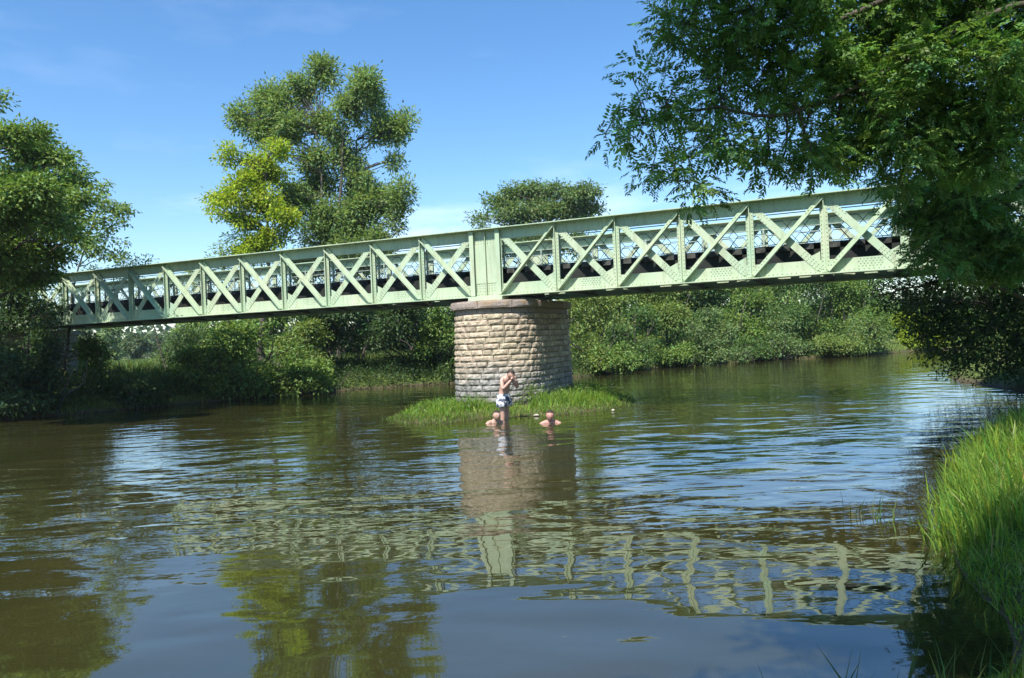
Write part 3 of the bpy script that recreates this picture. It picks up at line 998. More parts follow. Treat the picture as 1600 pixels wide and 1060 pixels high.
def make_tree(name, label, cat, base, lobes, mat, seed, thin=None, split=0, trunk_r=0.2, clump_per_m2=3.0, leaves=26, leaf=(0.16, 0.075), clump_r=0.42,
              boughs=None, group=None, sprig=False, droop=0.25, twig_r=0.012, shell=0.42, gap=-0.25, val=0.20, trunk_top=None, stems=1, flat=0.65, cl_cap=400, dead=0):
    """lobes: (centre, (rx, ry, rz)); limbs run from the trunk or boughs to every lobe, twigs to every leaf clump"""
    rs = np.random.RandomState(seed)
    if split:                                          # break every lobe into uneven smaller ones
        fine_l = []
        for c, r in lobes:
            c, r = np.array(c, float), np.array(r, float)
            for d_ in unit(split, rs):
                q = rs.uniform(.38, .72)
                fine_l.append((c + d_ * r * (1.08 - q), r * q))
        lobes = fine_l
    base = np.array(base, float)
    root = empty(name, base)
    tag(root, label, cat, group)
    C = np.array([l[0] for l in lobes], float); Rr = np.array([l[1] for l in lobes], float)
    wood = []
    nodes = []
    if boughs is None:
        top = np.array(trunk_top, float) if trunk_top is not None else np.array([C[:, 0].mean(), C[:, 1].mean(), C[:, 2].max() - 0.25 * Rr[:, 2].max()])
        boughs = []
        for s_ in range(stems):
            jit = rs.normal(size=3) * np.array([.6, .6, .2]) * (1 if stems > 1 else 0)
            mid = base + (top - base) * 0.5 + rs.normal(size=3) * np.array([.25, .25, 0]) + jit * 1.2
            boughs.append(([base + jit * np.array([.35, .35, 0]) + np.array([0, 0, -0.25]), base + (top - base) * 0.22 + jit * .6, mid, top + jit * 1.5], trunk_r / (stems ** .5), trunk_r * 0.12))
    for pts, r0, r1 in boughs:
        P = smooth_path(pts, rs, wob=min(0.04, r0 * .25))
        rad = np.linspace(r0, r1, len(P))
        if pts[0][2] < base[2] + 0.3: rad[0] *= 1.35
        wood.append(tube_np(P, rad, 8))
        nodes += [(p, r) for p, r in zip(P, rad)]
    NP = np.array([n_[0] for n_ in nodes]); NR = np.array([n_[1] for n_ in nodes])
    LV, LF, TINT = [], [], []
    TA, TB, TR = [], [], []
    for i in range(len(C)):
        c, r = C[i], Rr[i]
        dv = c - NP
        cost = np.linalg.norm(dv, axis=1) + 1.2 * np.maximum(0, NP[:, 2] - (c[2] - 0.35 * np.linalg.norm(dv[:, :2], axis=1)))
        j = int(np.argmin(cost))
        a0 = NP[j]; ln = np.linalg.norm(c - a0)
        limb = smooth_path([a0, a0 + (c - a0) * 0.5 + rs.normal(size=3) * 0.07 * ln + np.array([0, 0, 0.05 * ln]), c + (c - a0) / (ln + 1e-6) * 0.35 * r.mean()], rs, wob=0.015 * ln, n=4)
        lr = min(NR[j] * 0.75, 0.03 + 0.012 * ln + 0.02 * r.mean())
        lr = max(lr, twig_r * 1.6)
        wood.append(tube_np(limb, np.linspace(lr, twig_r, len(limb)), 5))
        LP = np.array(limb[2:])
        area = 4.2 * (r[0] * r[1] * r[2]) ** (2 / 3)
        nc_ = int(min(cl_cap, max(4, area * clump_per_m2 * 3)) * (thin[i] if thin is not None else 1))
        d = unit(nc_ * 2, rs)
        rad = shell + (1 - shell) * rs.rand(nc_ * 2) ** 0.6
        cc = c + d * rad[:, None] * r
        keep = vnoise(cc / (0.9 * clump_r + 0.35 * r.mean()), seed)[:] > gap
        cc = cc[keep][:nc_]; d = d[keep][:nc_]
        if not len(cc): continue
        k = np.linalg.norm(cc[:, None] - LP[None], axis=2).argmin(1)
        TA.append(LP[k]); TB.append(cc); 
        nl = leaves
        if not sprig:
            o = rs.normal(size=(len(cc), nl, 3)).clip(-1.7, 1.7) * clump_r * np.array([1, 1, flat]) * rs.uniform(.7, 1.25, (len(cc), 1, 1))
            P = (cc[:, None] + o).reshape(-1, 3)
            out = (o / clump_r * 0.7 + d[:, None] * 0.6).reshape(-1, 3)
            D = out + rs.normal(size=out.shape) * 0.7 + np.array([0, 0, -droop])
            Nn = out * 0.5 + rs.normal(size=out.shape) * 0.55 + np.array([0, 0, 0.9])
            sc = rs.uniform(0.65, 1.25, len(P))
            v, f = leaf_quads(P, D, Nn, leaf[0] * sc, leaf[1] * sc, rs)
            ct = np.repeat(1 + rs.normal(0, 0.10, (len(cc), 1)), nl, 0)
            tn = tints(len(P), rs, val) * ct
        else:
            # pinnate sprays: leaflets in pairs along a drooping stalk
            ns = nl; pairs = 6
            o = rs.normal(size=(len(cc), ns, 3)).clip(-1.5, 1.5) * clump_r * np.array([1, 1, .8])
            B0 = (cc[:, None] + o).reshape(-1, 3)
            D0 = (o / clump_r * 0.6 + d[:, None] * 0.5).reshape(-1, 3) + rs.normal(size=(len(B0), 3)) * 0.5 + np.array([0, 0, -droop])
            D0 /= np.linalg.norm(D0, axis=1, keepdims=True)
            up = rs.normal(size=D0.shape) * 0.35 + np.array([0, 0, 1.0])
            S0 = np.cross(D0, up); S0 /= (np.linalg.norm(S0, axis=1, keepdims=True) + 1e-9)
            N0 = np.cross(S0, D0)
            SL = rs.uniform(0.75, 1.25, len(B0))
            PP, DD, NN, LL = [], [], [], []
            for p_ in range(pairs):
                t = (p_ + 0.6) / pairs
                pos = B0 + D0 * (SL * leaf[0] * 2.3 * t)[:, None] + np.array([0, 0, -1]) * (SL * leaf[0] * 0.35 * t * t)[:, None]
                for sd in (-1, 1):
                    PP.append(pos); DD.append(S0 * sd + D0 * 0.75 + np.array([0, 0, -.25]) + rs.normal(size=D0.shape) * 0.22)
                    NN.append(N0 + rs.normal(size=D0.shape) * 0.3); LL.append(SL * leaf[0] * (1.05 - 0.3 * t) * rs.uniform(.8, 1.15, len(B0)))
            P, D, Nn, L = np.concatenate(PP), np.concatenate(DD), np.concatenate(NN), np.concatenate(LL)
            v, f = leaf_quads(P, D, Nn, L, L * leaf[1] / leaf[0], rs)
            tn = np.tile(tints(len(B0), rs, val), (pairs * 2, 1)) * (1 + rs.normal(0, .08, (len(P), 1)))
        LF.append(f + sum(len(q) for q in LV)); LV.append(v); TINT.append(np.repeat(tn, 4, 0))
    if TA:
        A, B = np.concatenate(TA), np.concatenate(TB)
        wood.append(twigs(A, B, twig_r, twig_r * 0.4, rs))
    if dead:
        i = rs.randint(0, len(C), dead)
        A = C[i]; B = A + unit(dead, rs) * Rr[i] * 1.5 + np.array([0, 0, -.1])
        wood.append(twigs(A, B, twig_r, twig_r * 0.3, rs))
    v, f = merge(wood)
    link('trunk', np_mesh('trunk', v - base, f, M['bark'], smooth=True), root)
    v = np.concatenate(LV); f = np.concatenate(LF)
    link('crown', np_mesh('crown', v - base, f, M[mat], np.concatenate(TINT)), root)
    return root

def px_lobes(spec, Y, depth=1.0, jit=0.0, seed=0, shrink=0.0):
    """spec: (px, py, rx, ry[, dY]) in photo pixels -> world ellipsoids"""
    rs = np.random.RandomState(seed); out = []
    for s in spec:
        y = Y + (s[4] if len(s) > 4 else 0) + rs.uniform(-jit, jit)
        c = U(s[0], s[1], y); k = y / F_PX
        rx, ry = max(s[2] * k - shrink, s[2] * k * .45), max(s[3] * k - shrink, s[3] * k * .45)
        out.append((c, (rx, depth * (rx + ry) / 2, ry)))
    return out

def gz(x, y): return float(ground_z(np.array([[x, y]]))[0])

# --- the tall feathery ash behind the bridge
ash = [(505, 125, 24, 24), (565, 131, 18, 26), (467, 140, 14, 20), (420, 151, 20, 20), (377, 184, 17, 14), (440, 168, 28, 26), (460, 190, 30, 24), (411, 207, 22, 20),
       (554, 168, 25, 28), (580, 150, 14, 24), (601, 207, 32, 25), (627, 190, 14, 16), (505, 186, 24, 18), (551, 242, 30, 18), (496, 242, 28, 20), (616, 257, 9, 7),
       (505, 289, 30, 26), (548, 295, 35, 28), (598, 312, 25, 22), (630, 306, 12, 28), (563, 339, 40, 30), (505, 347, 40, 32), (464, 318, 25, 25), (622, 347, 10, 10),
       (560, 395, 52, 32), (490, 410, 45, 34), (600, 380, 28, 20), (430, 230, 18, 14), (530, 215, 16, 12)]
YA = 42.0
ax, ay = U(520, 500, YA)[:2]
make_tree('ash_tree', 'tallest feathery green tree rising high behind the bridge left of the pier', 'tree', (ax, ay, gz(ax, ay)), px_lobes(ash, YA, 1.0, .9, 2, -.18), 'leaf_ash', 21,
          trunk_r=0.30, clump_per_m2=4.6, leaves=34, leaf=(0.21, 0.085), clump_r=0.25, twig_r=0.014, gap=-0.02, stems=3, dead=140, split=5, shell=0.05, flat=1.0, droop=-.1, trunk_top=U(512, 190, YA))
yel = [(358, 242, 12, 14), (396, 254, 28, 20), (446, 233, 18, 17), (379, 277, 28, 24), (423, 277, 30, 28), (335, 312, 16, 12), (367, 312, 28, 20), (411, 315, 35, 25),
       (344, 333, 15, 12), (417, 368, 32, 20), (440, 340, 22, 26), (380, 345, 24, 16), (400, 400, 40, 25)]
YY_ = 39.5
yx, yy_ = U(405, 500, YY_)[:2]
make_tree('tree', 'bright yellow-green tree in front of the tall feathery tree, behind the bridge', 'tree', (yx, yy_, gz(yx, yy_)), px_lobes(yel, YY_, 1.0, 0.8, 3, -.1), 'leaf_yellow', 22,
          trunk_r=0.2, clump_per_m2=4.2, leaves=34, leaf=(0.19, 0.085), clump_r=0.23, twig_r=0.014, gap=-0.12, shell=0.05, split=4, trunk_top=U(415, 260, YY_))
sm = [(373, 372, 14, 14), (360, 392, 22, 14), (340, 420, 30, 18), (300, 440, 26, 16)]
make_tree('tree', 'small dark green tree showing below the yellow-green tree, behind the bridge', 'tree', (*U(355, 560, 41)[:2], 1.2), px_lobes(sm, 41, 1, .5, 4), 'leaf_ash', 23, trunk_r=.12, leaves=26, leaf=(.18, .08), clump_r=.28, twig_r=.012)

# --- the big tree on the left bank in front of the bridge's end
lt = [(15, 210, 30, 22), (39, 242, 42, 33), (57, 209, 12, 12), (94, 250, 22, 22), (28, 288, 46, 36), (78, 288, 35, 33), (116, 278, 15, 20), (106, 322, 24, 25), (127, 309, 18, 20),
      (58, 345, 42, 36), (115, 363, 22, 24), (15, 352, 36, 34), (75, 395, 36, 24), (15, 410, 44, 30), (-30, 285, 50, 45), (-60, 345, 60, 50), (-40, 420, 50, 40), (-100, 300, 60, 55),
      (-8, 154, 13, 8), (40, 440, 45, 22), (75, 428, 26, 18), (-140, 380, 60, 50), (0, 330, 60, 40, -3), (-60, 300, 70, 45, -3), (-80, 370, 70, 50, -2.5), (50, 300, 45, 35, -2.5), (90, 345, 30, 25, -2), (20, 390, 50, 30, -2.5), (-150, 310, 80, 60, -2)]
ltl = px_lobes(lt, 24.0, 1.5, 1.3, 5, .16)
bx_, by_ = -20.6, 25.2
make_tree('tree', 'large dense green tree on the left bank hiding the end of the bridge', 'tree', (bx_, by_, gz(bx_, by_)), ltl, 'leaf_mid', 24, trunk_r=0.34, clump_per_m2=8, leaves=46,
          leaf=(0.15, 0.07), clump_r=0.23, twig_r=0.013, gap=-0.42, stems=2, split=4, trunk_top=U(10, 250, 24.6))
sap = [(163, 292, 10, 14), (160, 318, 14, 14), (183, 325, 10, 8), (196, 330, 9, 8), (152, 340, 16, 14), (180, 350, 16, 12), (160, 368, 20, 14), (186, 375, 12, 12), (150, 395, 18, 14), (182, 398, 14, 10), (135, 385, 14, 16)]
make_tree('sapling', 'slender young tree with open crown beside the large left tree', 'tree', (*U(92, 560, 31.5)[:2], 1.2), px_lobes(sap, 31.5, 1.0, .4, 6, .12), 'leaf_ash', 25, trunk_r=0.09, clump_per_m2=7,
          leaves=36, leaf=(0.17, 0.085), clump_r=0.18, twig_r=0.011, gap=-0.2, trunk_top=U(163, 290, 31.5))
lows = [(212, 405, 16, 9), (195, 412, 14, 8), (228, 410, 9, 6), (150, 425, 25, 12), (205, 430, 25, 12)]
make_tree('tree', 'low tree top just clearing the bridge rail beside the slender young tree', 'tree', (*U(262, 560, 36)[:2], 1.2), px_lobes(lows, 36, 1, .4, 7), 'leaf_dark', 26, trunk_r=.045, leaves=22, leaf=(.16, .07), clump_r=.22)

# --- crown beyond the pier
bk = [(770, 322, 22, 14), (800, 310, 26, 18), (835, 305, 30, 20), (870, 308, 30, 18), (905, 306, 24, 14), (925, 300, 12, 10), (755, 345, 20, 14), (800, 338, 34, 18), (850, 335, 36, 20), (900, 330, 30, 18), (925, 322, 16, 12), (820, 375, 60, 28), (890, 375, 45, 26), (760, 385, 40, 26)]
make_tree('tree', 'pale green tree top rising behind the bridge just right of the pier', 'tree', (*U(840, 540, 62)[:2], 1.3), px_lobes(bk, 62, 1.0, 1.0, 8, -.1), 'leaf_grey', 27, trunk_r=.4, clump_per_m2=2.4, leaves=36, leaf=(.26, .12), clump_r=.34, twig_r=.02, gap=-.1, shell=.05, split=4, trunk_top=U(845, 310, 62))

# --- left bank shrubs below the bridge
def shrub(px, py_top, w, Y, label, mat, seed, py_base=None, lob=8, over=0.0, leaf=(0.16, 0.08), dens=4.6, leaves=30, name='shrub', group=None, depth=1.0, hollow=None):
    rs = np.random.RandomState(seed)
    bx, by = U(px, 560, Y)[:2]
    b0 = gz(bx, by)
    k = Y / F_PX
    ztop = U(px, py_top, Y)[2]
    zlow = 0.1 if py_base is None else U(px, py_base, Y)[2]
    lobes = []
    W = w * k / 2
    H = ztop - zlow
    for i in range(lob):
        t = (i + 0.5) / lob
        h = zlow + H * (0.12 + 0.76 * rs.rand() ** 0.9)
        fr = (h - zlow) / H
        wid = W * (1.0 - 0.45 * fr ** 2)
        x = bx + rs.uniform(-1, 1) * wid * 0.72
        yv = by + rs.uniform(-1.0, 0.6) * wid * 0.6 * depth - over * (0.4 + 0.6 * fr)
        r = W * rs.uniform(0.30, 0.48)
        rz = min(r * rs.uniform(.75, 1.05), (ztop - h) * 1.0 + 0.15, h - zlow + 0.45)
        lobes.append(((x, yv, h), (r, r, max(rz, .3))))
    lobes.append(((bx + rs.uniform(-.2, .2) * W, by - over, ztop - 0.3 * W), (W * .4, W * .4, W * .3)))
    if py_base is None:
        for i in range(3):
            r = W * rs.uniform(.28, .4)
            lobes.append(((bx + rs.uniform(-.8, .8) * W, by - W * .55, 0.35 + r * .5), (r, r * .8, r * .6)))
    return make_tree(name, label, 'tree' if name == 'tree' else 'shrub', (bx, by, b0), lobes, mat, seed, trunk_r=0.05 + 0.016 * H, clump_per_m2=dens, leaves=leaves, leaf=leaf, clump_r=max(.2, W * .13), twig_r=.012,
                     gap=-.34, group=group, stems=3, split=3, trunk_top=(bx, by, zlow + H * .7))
G1 = 'shrubs along the left bank'
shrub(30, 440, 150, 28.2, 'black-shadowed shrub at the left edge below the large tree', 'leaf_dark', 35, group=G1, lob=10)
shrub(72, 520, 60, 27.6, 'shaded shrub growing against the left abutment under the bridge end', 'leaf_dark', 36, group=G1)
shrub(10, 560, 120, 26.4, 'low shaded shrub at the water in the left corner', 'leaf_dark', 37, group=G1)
shrub(138, 528, 62, 31.5, 'leafy bush on the slope just right of the left abutment', 'leaf_mid', 39, group=G1, lob=6)
shrub(215, 606, 70, 29.4, 'low shaded weeds-like shrub on the bank below the field gap', 'leaf_dark', 38, group=G1, lob=5)
shrub(318, 530, 120, 32.1, 'sunlit leafy shrub beside the gap to the fields, under the bridge', 'leaf_mid', 41, group=G1, dens=4.2)
shrub(395, 495, 170, 33.6, 'largest sunlit shrub bulging over the water under the left span', 'leaf_mid', 42, group=G1, lob=9, dens=4.2)
shrub(470, 500, 110, 35.6, 'olive green shrub between the largest sunlit shrub and the dark trees', 'leaf_olive', 43, group=G1)
shrub(480, 570, 90, 33.2, 'low drooping shrub touching the water left of the dark trees', 'leaf_mid', 44, group=G1)
shrub(292, 505, 90, 38.6, 'grey-green willow-like shrub top against the sky under the left span', 'leaf_grey', 45, group=G1, leaf=(.18, .045))
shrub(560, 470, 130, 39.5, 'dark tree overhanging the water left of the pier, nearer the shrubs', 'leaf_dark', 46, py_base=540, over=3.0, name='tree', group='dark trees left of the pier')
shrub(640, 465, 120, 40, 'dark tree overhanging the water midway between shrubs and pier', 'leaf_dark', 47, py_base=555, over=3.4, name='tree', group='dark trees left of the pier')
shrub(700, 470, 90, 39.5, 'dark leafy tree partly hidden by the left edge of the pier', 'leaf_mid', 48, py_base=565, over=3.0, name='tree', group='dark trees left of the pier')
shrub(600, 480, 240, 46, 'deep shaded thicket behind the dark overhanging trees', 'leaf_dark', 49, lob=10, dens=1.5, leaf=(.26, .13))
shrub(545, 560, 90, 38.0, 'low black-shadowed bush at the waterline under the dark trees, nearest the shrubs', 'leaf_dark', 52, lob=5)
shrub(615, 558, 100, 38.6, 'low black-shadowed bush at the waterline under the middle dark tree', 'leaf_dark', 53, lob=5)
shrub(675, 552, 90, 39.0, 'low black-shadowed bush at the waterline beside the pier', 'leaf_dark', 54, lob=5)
shrub(700, 565, 40, 38, 'small pale shrub at the water left of the pier', 'leaf_grey', 50, lob=4)
shrub(760, 470, 170, 47, 'tall green thicket hidden behind the pier', 'leaf_mid', 51, lob=8, dens=2.4, leaf=(.2, .1))

# --- far bank right of the pier
G2 = 'trees and shrubs along the far bank'
shrub(925, 440, 120, 40.5, 'olive-brown leafy tree immediately right of the pier', 'leaf_olive', 61, group=G2, name='tree', lob=9, leaf=(.15, .08))
shrub(1000, 480, 100, 43, 'dark green shrub with bare twigs at the waterline right of the pier', 'leaf_deep', 62, group=G2, leaf=(.15, .08))
shrub(1045, 425, 130, 47.5, 'olive tree standing between the dark shrub and the rounded shrub', 'leaf_olive', 63, group=G2, name='tree', lob=8, leaf=(.17, .08))
shrub(1110, 480, 100, 46, 'rounded grey-green shrub leaning over the middle of the far bank', 'leaf_grey', 64, group=G2, leaf=(.16, .07))
shrub(1165, 415, 120, 50.5, 'fresh green tree under the bridge at the middle of the far bank', 'leaf_mid', 65, group=G2, name='tree', lob=8, leaf=(.18, .09))
shrub(1225, 495, 80, 49, 'low pale green shrub beside the dark recess on the far bank', 'leaf_grey', 66, group=G2, leaf=(.16, .08))
shrub(1260, 415, 130, 52.5, 'deep green tree right of the dark recess on the far bank', 'leaf_deep', 67, group=G2, name='tree', lob=8, leaf=(.18, .09))
shrub(1320, 430, 120, 52, 'broad green tree near the river bend, left of the sky gap', 'leaf_mid', 68, group=G2, name='tree', lob=8, leaf=(.18, .09))
shrub(1350, 495, 90, 50.5, 'low rounded shrub at the waterline near the river bend', 'leaf_ash', 69, group=G2, leaf=(.16, .08))
shrub(1395, 480, 80, 56, 'dark blue-green tree at the river bend below the sky gap', 'leaf_deep', 70, group=G2, name='tree', leaf=(.2, .1))
shrub(1425, 490, 80, 54.5, 'bright light green shrub at the river bend', 'leaf_yellow', 71, group=G2, leaf=(.17, .08))
shrub(1480, 480, 120, 58, 'mid green tree beyond the river bend', 'leaf_mid', 72, group=G2, name='tree', leaf=(.2, .1))
shrub(955, 545, 80, 39.5, 'low leafy bush in the water shade close right of the pier', 'leaf_mid', 76, group=G2, lob=5)
shrub(1060, 540, 80, 44.6, 'low bush between dark twiggy shrub and rounded grey shrub', 'leaf_mid', 77, group=G2, lob=5)
shrub(1170, 530, 70, 48.0, 'low dark bush filling the recess on the far bank', 'leaf_deep', 78, group=G2, lob=5)
shrub(1290, 525, 90, 49.0, 'low olive bush along the water before the broad tree', 'leaf_olive', 79, group=G2, lob=5)
G4 = 'taller trees behind the far bank'
for i, (px, pt, w, Y, mt, lb) in enumerate([
        (345, 462, 150, 50, 'leaf_ash', 'tree behind the left bank shrubs under the left span'),
        (455, 455, 130, 49, 'leaf_mid', 'tree filling the space behind the olive green shrub'),
        (935, 415, 150, 58, 'leaf_olive', 'tall tree behind the olive-brown tree right of the pier'),
        (1060, 412, 170, 62, 'leaf_deep', 'tall tree behind the rounded grey-green shrub'),
        (1195, 408, 170, 64, 'leaf_ash', 'tall pale tree behind the recess on the far bank'),
        (1330, 408, 170, 66, 'leaf_deep', 'tall tree behind the broad tree near the river bend')]):
    shrub(px, pt, w, Y, lb, mt, 110 + i, name='tree', leaf=(.30, .15), dens=1.5, lob=11, group=G4)
shrub(1150, 385, 70, 66, 'tree top seen through the truss right of the pier', 'leaf_olive', 73, name='tree', leaf=(.24, .12), dens=2.4)
shrub(985, 420, 110, 60, 'tree rising behind the deck between pier and olive trees', 'leaf_mid', 74, name='tree', leaf=(.24, .12), dens=2.4)
shrub(1560, 490, 140, 64, 'dark tree far beyond the river bend at the right edge', 'leaf_deep', 75, name='tree', leaf=(.24, .12), dens=2.4)

# --- right bank below and behind the bridge
def rb(name, label, spec, Y, seed, mat, base_px, **kw):
    x, y = U(base_px, 560, Y + 1.0)[:2]
    return make_tree(name, label, 'tree' if name == 'tree' else 'shrub', (x, y, gz(x, y)), px_lobes(spec, Y, 1.2, .6, seed), mat, seed, **kw)
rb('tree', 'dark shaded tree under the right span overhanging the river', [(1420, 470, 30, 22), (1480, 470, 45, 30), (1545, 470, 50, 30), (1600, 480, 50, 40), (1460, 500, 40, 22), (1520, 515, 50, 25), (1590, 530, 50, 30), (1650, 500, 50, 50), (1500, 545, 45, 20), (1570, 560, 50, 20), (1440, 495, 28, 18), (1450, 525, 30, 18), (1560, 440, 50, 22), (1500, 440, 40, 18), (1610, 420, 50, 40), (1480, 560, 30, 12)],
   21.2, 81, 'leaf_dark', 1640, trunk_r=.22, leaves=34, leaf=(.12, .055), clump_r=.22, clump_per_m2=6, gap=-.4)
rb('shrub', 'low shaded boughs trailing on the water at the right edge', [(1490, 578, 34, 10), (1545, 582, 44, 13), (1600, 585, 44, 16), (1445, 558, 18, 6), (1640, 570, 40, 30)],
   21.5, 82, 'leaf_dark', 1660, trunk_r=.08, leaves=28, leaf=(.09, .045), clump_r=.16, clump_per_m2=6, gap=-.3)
rb('shrub', 'leaf cluster hanging below the deck beside the sky gap', [(1370, 462, 20, 14), (1395, 450, 22, 14), (1385, 478, 18, 12), (1420, 440, 22, 16), (1450, 455, 22, 16), (1480, 440, 26, 18), (1430, 475, 18, 12)],
   19.0, 83, 'leaf_dark', 1640, trunk_r=.05, leaves=26, leaf=(.09, .04), clump_r=.14, clump_per_m2=8, gap=-.3, boughs=[([U(1640, 560, 20.0) * np.array([1, 1, 0]) + np.array([0, 0, .3]), U(1620, 480, 20), U(1500, 440, 19.5), U(1400, 455, 19)], .07, .02)])

# --- the great tree overhanging from the right
ov = [(950, 212, 18, 14, 0), (990, 198, 25, 22, 0), (990, 120, 13, 17, 0), (1005, 160, 16, 18, 0), (1041, 158, 38, 34, 0), (1051, 47, 25, 38, 0),
      (1080, 28, 36, 36, 0), (1018, 264, 22, 20, 0), (1056, 274, 28, 22, 0), (1088, 298, 18, 22, 0), (1112, 226, 38, 38, 0), (1122, 141, 40, 44, 0),
      (1136, 61, 46, 50, 0), (1164, 189, 34, 38, 0), (1190, 110, 40, 45, 0), (1202, 236, 36, 32, 0), (1202, 287, 20, 14, 0), (1230, 156, 44, 44, 0),
      (1230, 57, 50, 50, 0), (1258, 222, 40, 36, 0), (1277, 264, 30, 20, 0), (1301, 94, 45, 50, 0.5), (1348, 38, 60, 45, 0.5), (1372, 168, 55, 40, 0.5),
      (1348, 226, 50, 34, 0.5), (1300, 245, 34, 24, 0.5), (1442, 156, 55, 40, 0.5), (1419, 214, 55, 40, 0.5), (1513, 165, 52, 45, 0.5), (1490, 236, 52, 40, 0.5),
      (1560, 165, 48, 45, 0.5), (1584, 47, 46, 50, 0.5), (1490, 47, 60, 45, 0.5), (1442, 94, 50, 45, 0.5), (1466, 292, 45, 34, 3.4), (1537, 292, 60, 45, 3.4),
      (1442, 340, 38, 28, 3.4), (1513, 354, 58, 34, 3.4), (1466, 366, 42, 19.200000000000003, 3.4), (1560, 362, 46, 40, 3.4), (1425, 270, 35, 25, 0.5), (1560, 410, 40, 22, 3.4),
      (1100, -40, 60, 40, 0), (1210, -50, 70, 45, 0), (1330, -50, 70, 45, 0.5), (1450, -50, 70, 45, 0.5), (1580, -60, 70, 50, 0.5), (1320, 140, 45, 40, 0.5),
      (1390, 95, 50, 45, 0.5), (1540, 100, 55, 50, 0.5), (1590, 110, 50, 50, 0.5), (1470, 190, 50, 40, 0.5), (1560, 235, 50, 45, 0.5), (1400, 290, 30, 20, 3.4),
      (1500, 320, 50, 30, 3.4), (1480, 410, 40, 18, 3.4), (1540, 400, 45, 25, 3.4), (1590, 400, 40, 35, 3.4), (1170, 20, 50, 40, 0), (1270, 10, 50, 40, 0),
      (1400, 5, 55, 40, 0.5), (1540, 0, 60, 45, 0.5), (1420, 330, 24, 18, 3.6), (1450, 400, 30, 14, 3.8), (1500, 395, 40, 18, 3.8), (1585, 330, 36, 40, 3.2)]
YO = 10.0
ovl = px_lobes(ov, YO, 1.5, 0.5, 9)
tx, ty = 8.2, 6.6
tz = gz(tx, ty)
T0 = np.array([tx, ty, tz - .3])
boughs = [([T0, (tx + .05, ty, 2.2), (tx - .1, ty + .05, 4.2), (tx - .4, ty + .1, 6.4), (tx - .7, ty - .2, 9.0), (tx - .9, ty - .5, 11.2)], .36, .10),
          ([(tx - .1, ty + .05, 4.0), U(1640, 0, 9.6), U(1370, 120, 10.4), U(1225, 180, 9.8), U(1110, 170, 10.0), U(1010, 190, 10.0)], .048, .011),
          ([(tx - .35, ty + .1, 6.0), U(1540, -80, 9.8), U(1320, 30, 10.2), U(1190, 60, 10.0), U(1075, 40, 10.0)], .06, .012),
          ([(tx - .05, ty, 2.9), U(1690, 250, 11.0), U(1540, 320, 13.0), U(1420, 350, 13.5)], .08, .015)]
# the part of the crown that stands over the bank, out of the picture, and shades it
rsx = np.random.RandomState(4)
top_l = []
while len(top_l) < 125:
    land = np.array([rsx.uniform(0.6, 9.5), rsx.uniform(2.4, 9.0)]); z = rsx.uniform(6.0, 9.8); r = rsx.uniform(.6, 1.0)
    if land[1] + r * .8 > 6.9 + 0.75 * (land[0] - 4): continue         # the far end of the bank lies in the sun
    xy = land + SUN_H * (z - .5) / math.tan(SUN_EL)
    top_l.append((np.array([xy[0], xy[1], z]), (r, r, r * .7)))
for i in range(20):                                             # leafy roof above the picture that shades the hanging boughs
    c = np.array([rsx.uniform(-.6, 2.7), rsx.uniform(6.0, 8.4), rsx.uniform(8.0, 10.0)]); r = rsx.uniform(.5, .95)
    top_l.append((c, (r, r, r * .6)))
for i in range(24):  # more unseen leaf lobes, added to shade the lower right boughs
    c = np.array([rsx.uniform(4.8, 8.4), rsx.uniform(9.4, 11.2), rsx.uniform(8.0, 9.6)]); r = rsx.uniform(.6, 1.0)
    top_l.append((c, (r, r, r * .6)))
make_tree('tree', 'great overhanging tree with drooping feathery leaves filling the upper right', 'tree', (tx, ty, tz), ovl, 'leaf_overhang', 31, thin=[.72 if (t[0] < 1290 and t[1] > -10) else 1.0 for t in ov], trunk_r=.3, boughs=boughs, sprig=True, leaves=6, leaf=(0.085, 0.031), clump_r=0.125,
          clump_per_m2=20, twig_r=0.006, droop=0.22, shell=0.15, gap=-0.16, val=.28, cl_cap=90)
tree_root = [o for o in COL.objects if o.get('label', '').startswith('great overhanging')][0]
def upper_crown():
    rs = np.random.RandomState(77)
    LV, LF, TT = [], [], []; nb = 0
    wood = []
    for c, r in top_l:
        r = np.array(r)
        n = int(170 * r[0] ** 2)
        d = unit(n, rs); P = c + d * (rs.rand(n, 1) ** .5) * r
        P = (P[:, None] + rs.normal(size=(n, 7, 3)) * .13).reshape(-1, 3)
        D = rs.normal(size=P.shape) + np.array([0, 0, -.6]); Nn = rs.normal(size=P.shape) * .6 + np.array([0, 0, 1])
        v, f = leaf_quads(P, D, Nn, rs.uniform(.13, .22, len(P)), rs.uniform(.05, .075, len(P)), rs)
        LV.append(v); LF.append(f + nb); nb += len(v); TT.append(np.repeat(tints(len(P), rs), 4, 0))
        a = np.array([tx - .5, ty - .1, min(max(c[2] - 1.5, 4.2), 9.5)])
        wood.append(tube_np(smooth_path([a, (a + c) / 2 + rs.normal(size=3) * .2 + np.array([0, 0, .2]), c], rs, .03, 4), np.linspace(.06, .015, 9), 5))
    base = np.array([tx, ty, tz])
    link('crown', np_mesh('crown', np.concatenate(LV) - base, np.concatenate(LF), M['leaf_overhang'], np.concatenate(TT)), tree_root)
    v, f = merge(wood)
    link('limbs', np_mesh('limbs', v - base, f, M['bark'], smooth=True), tree_root)
upper_crown()

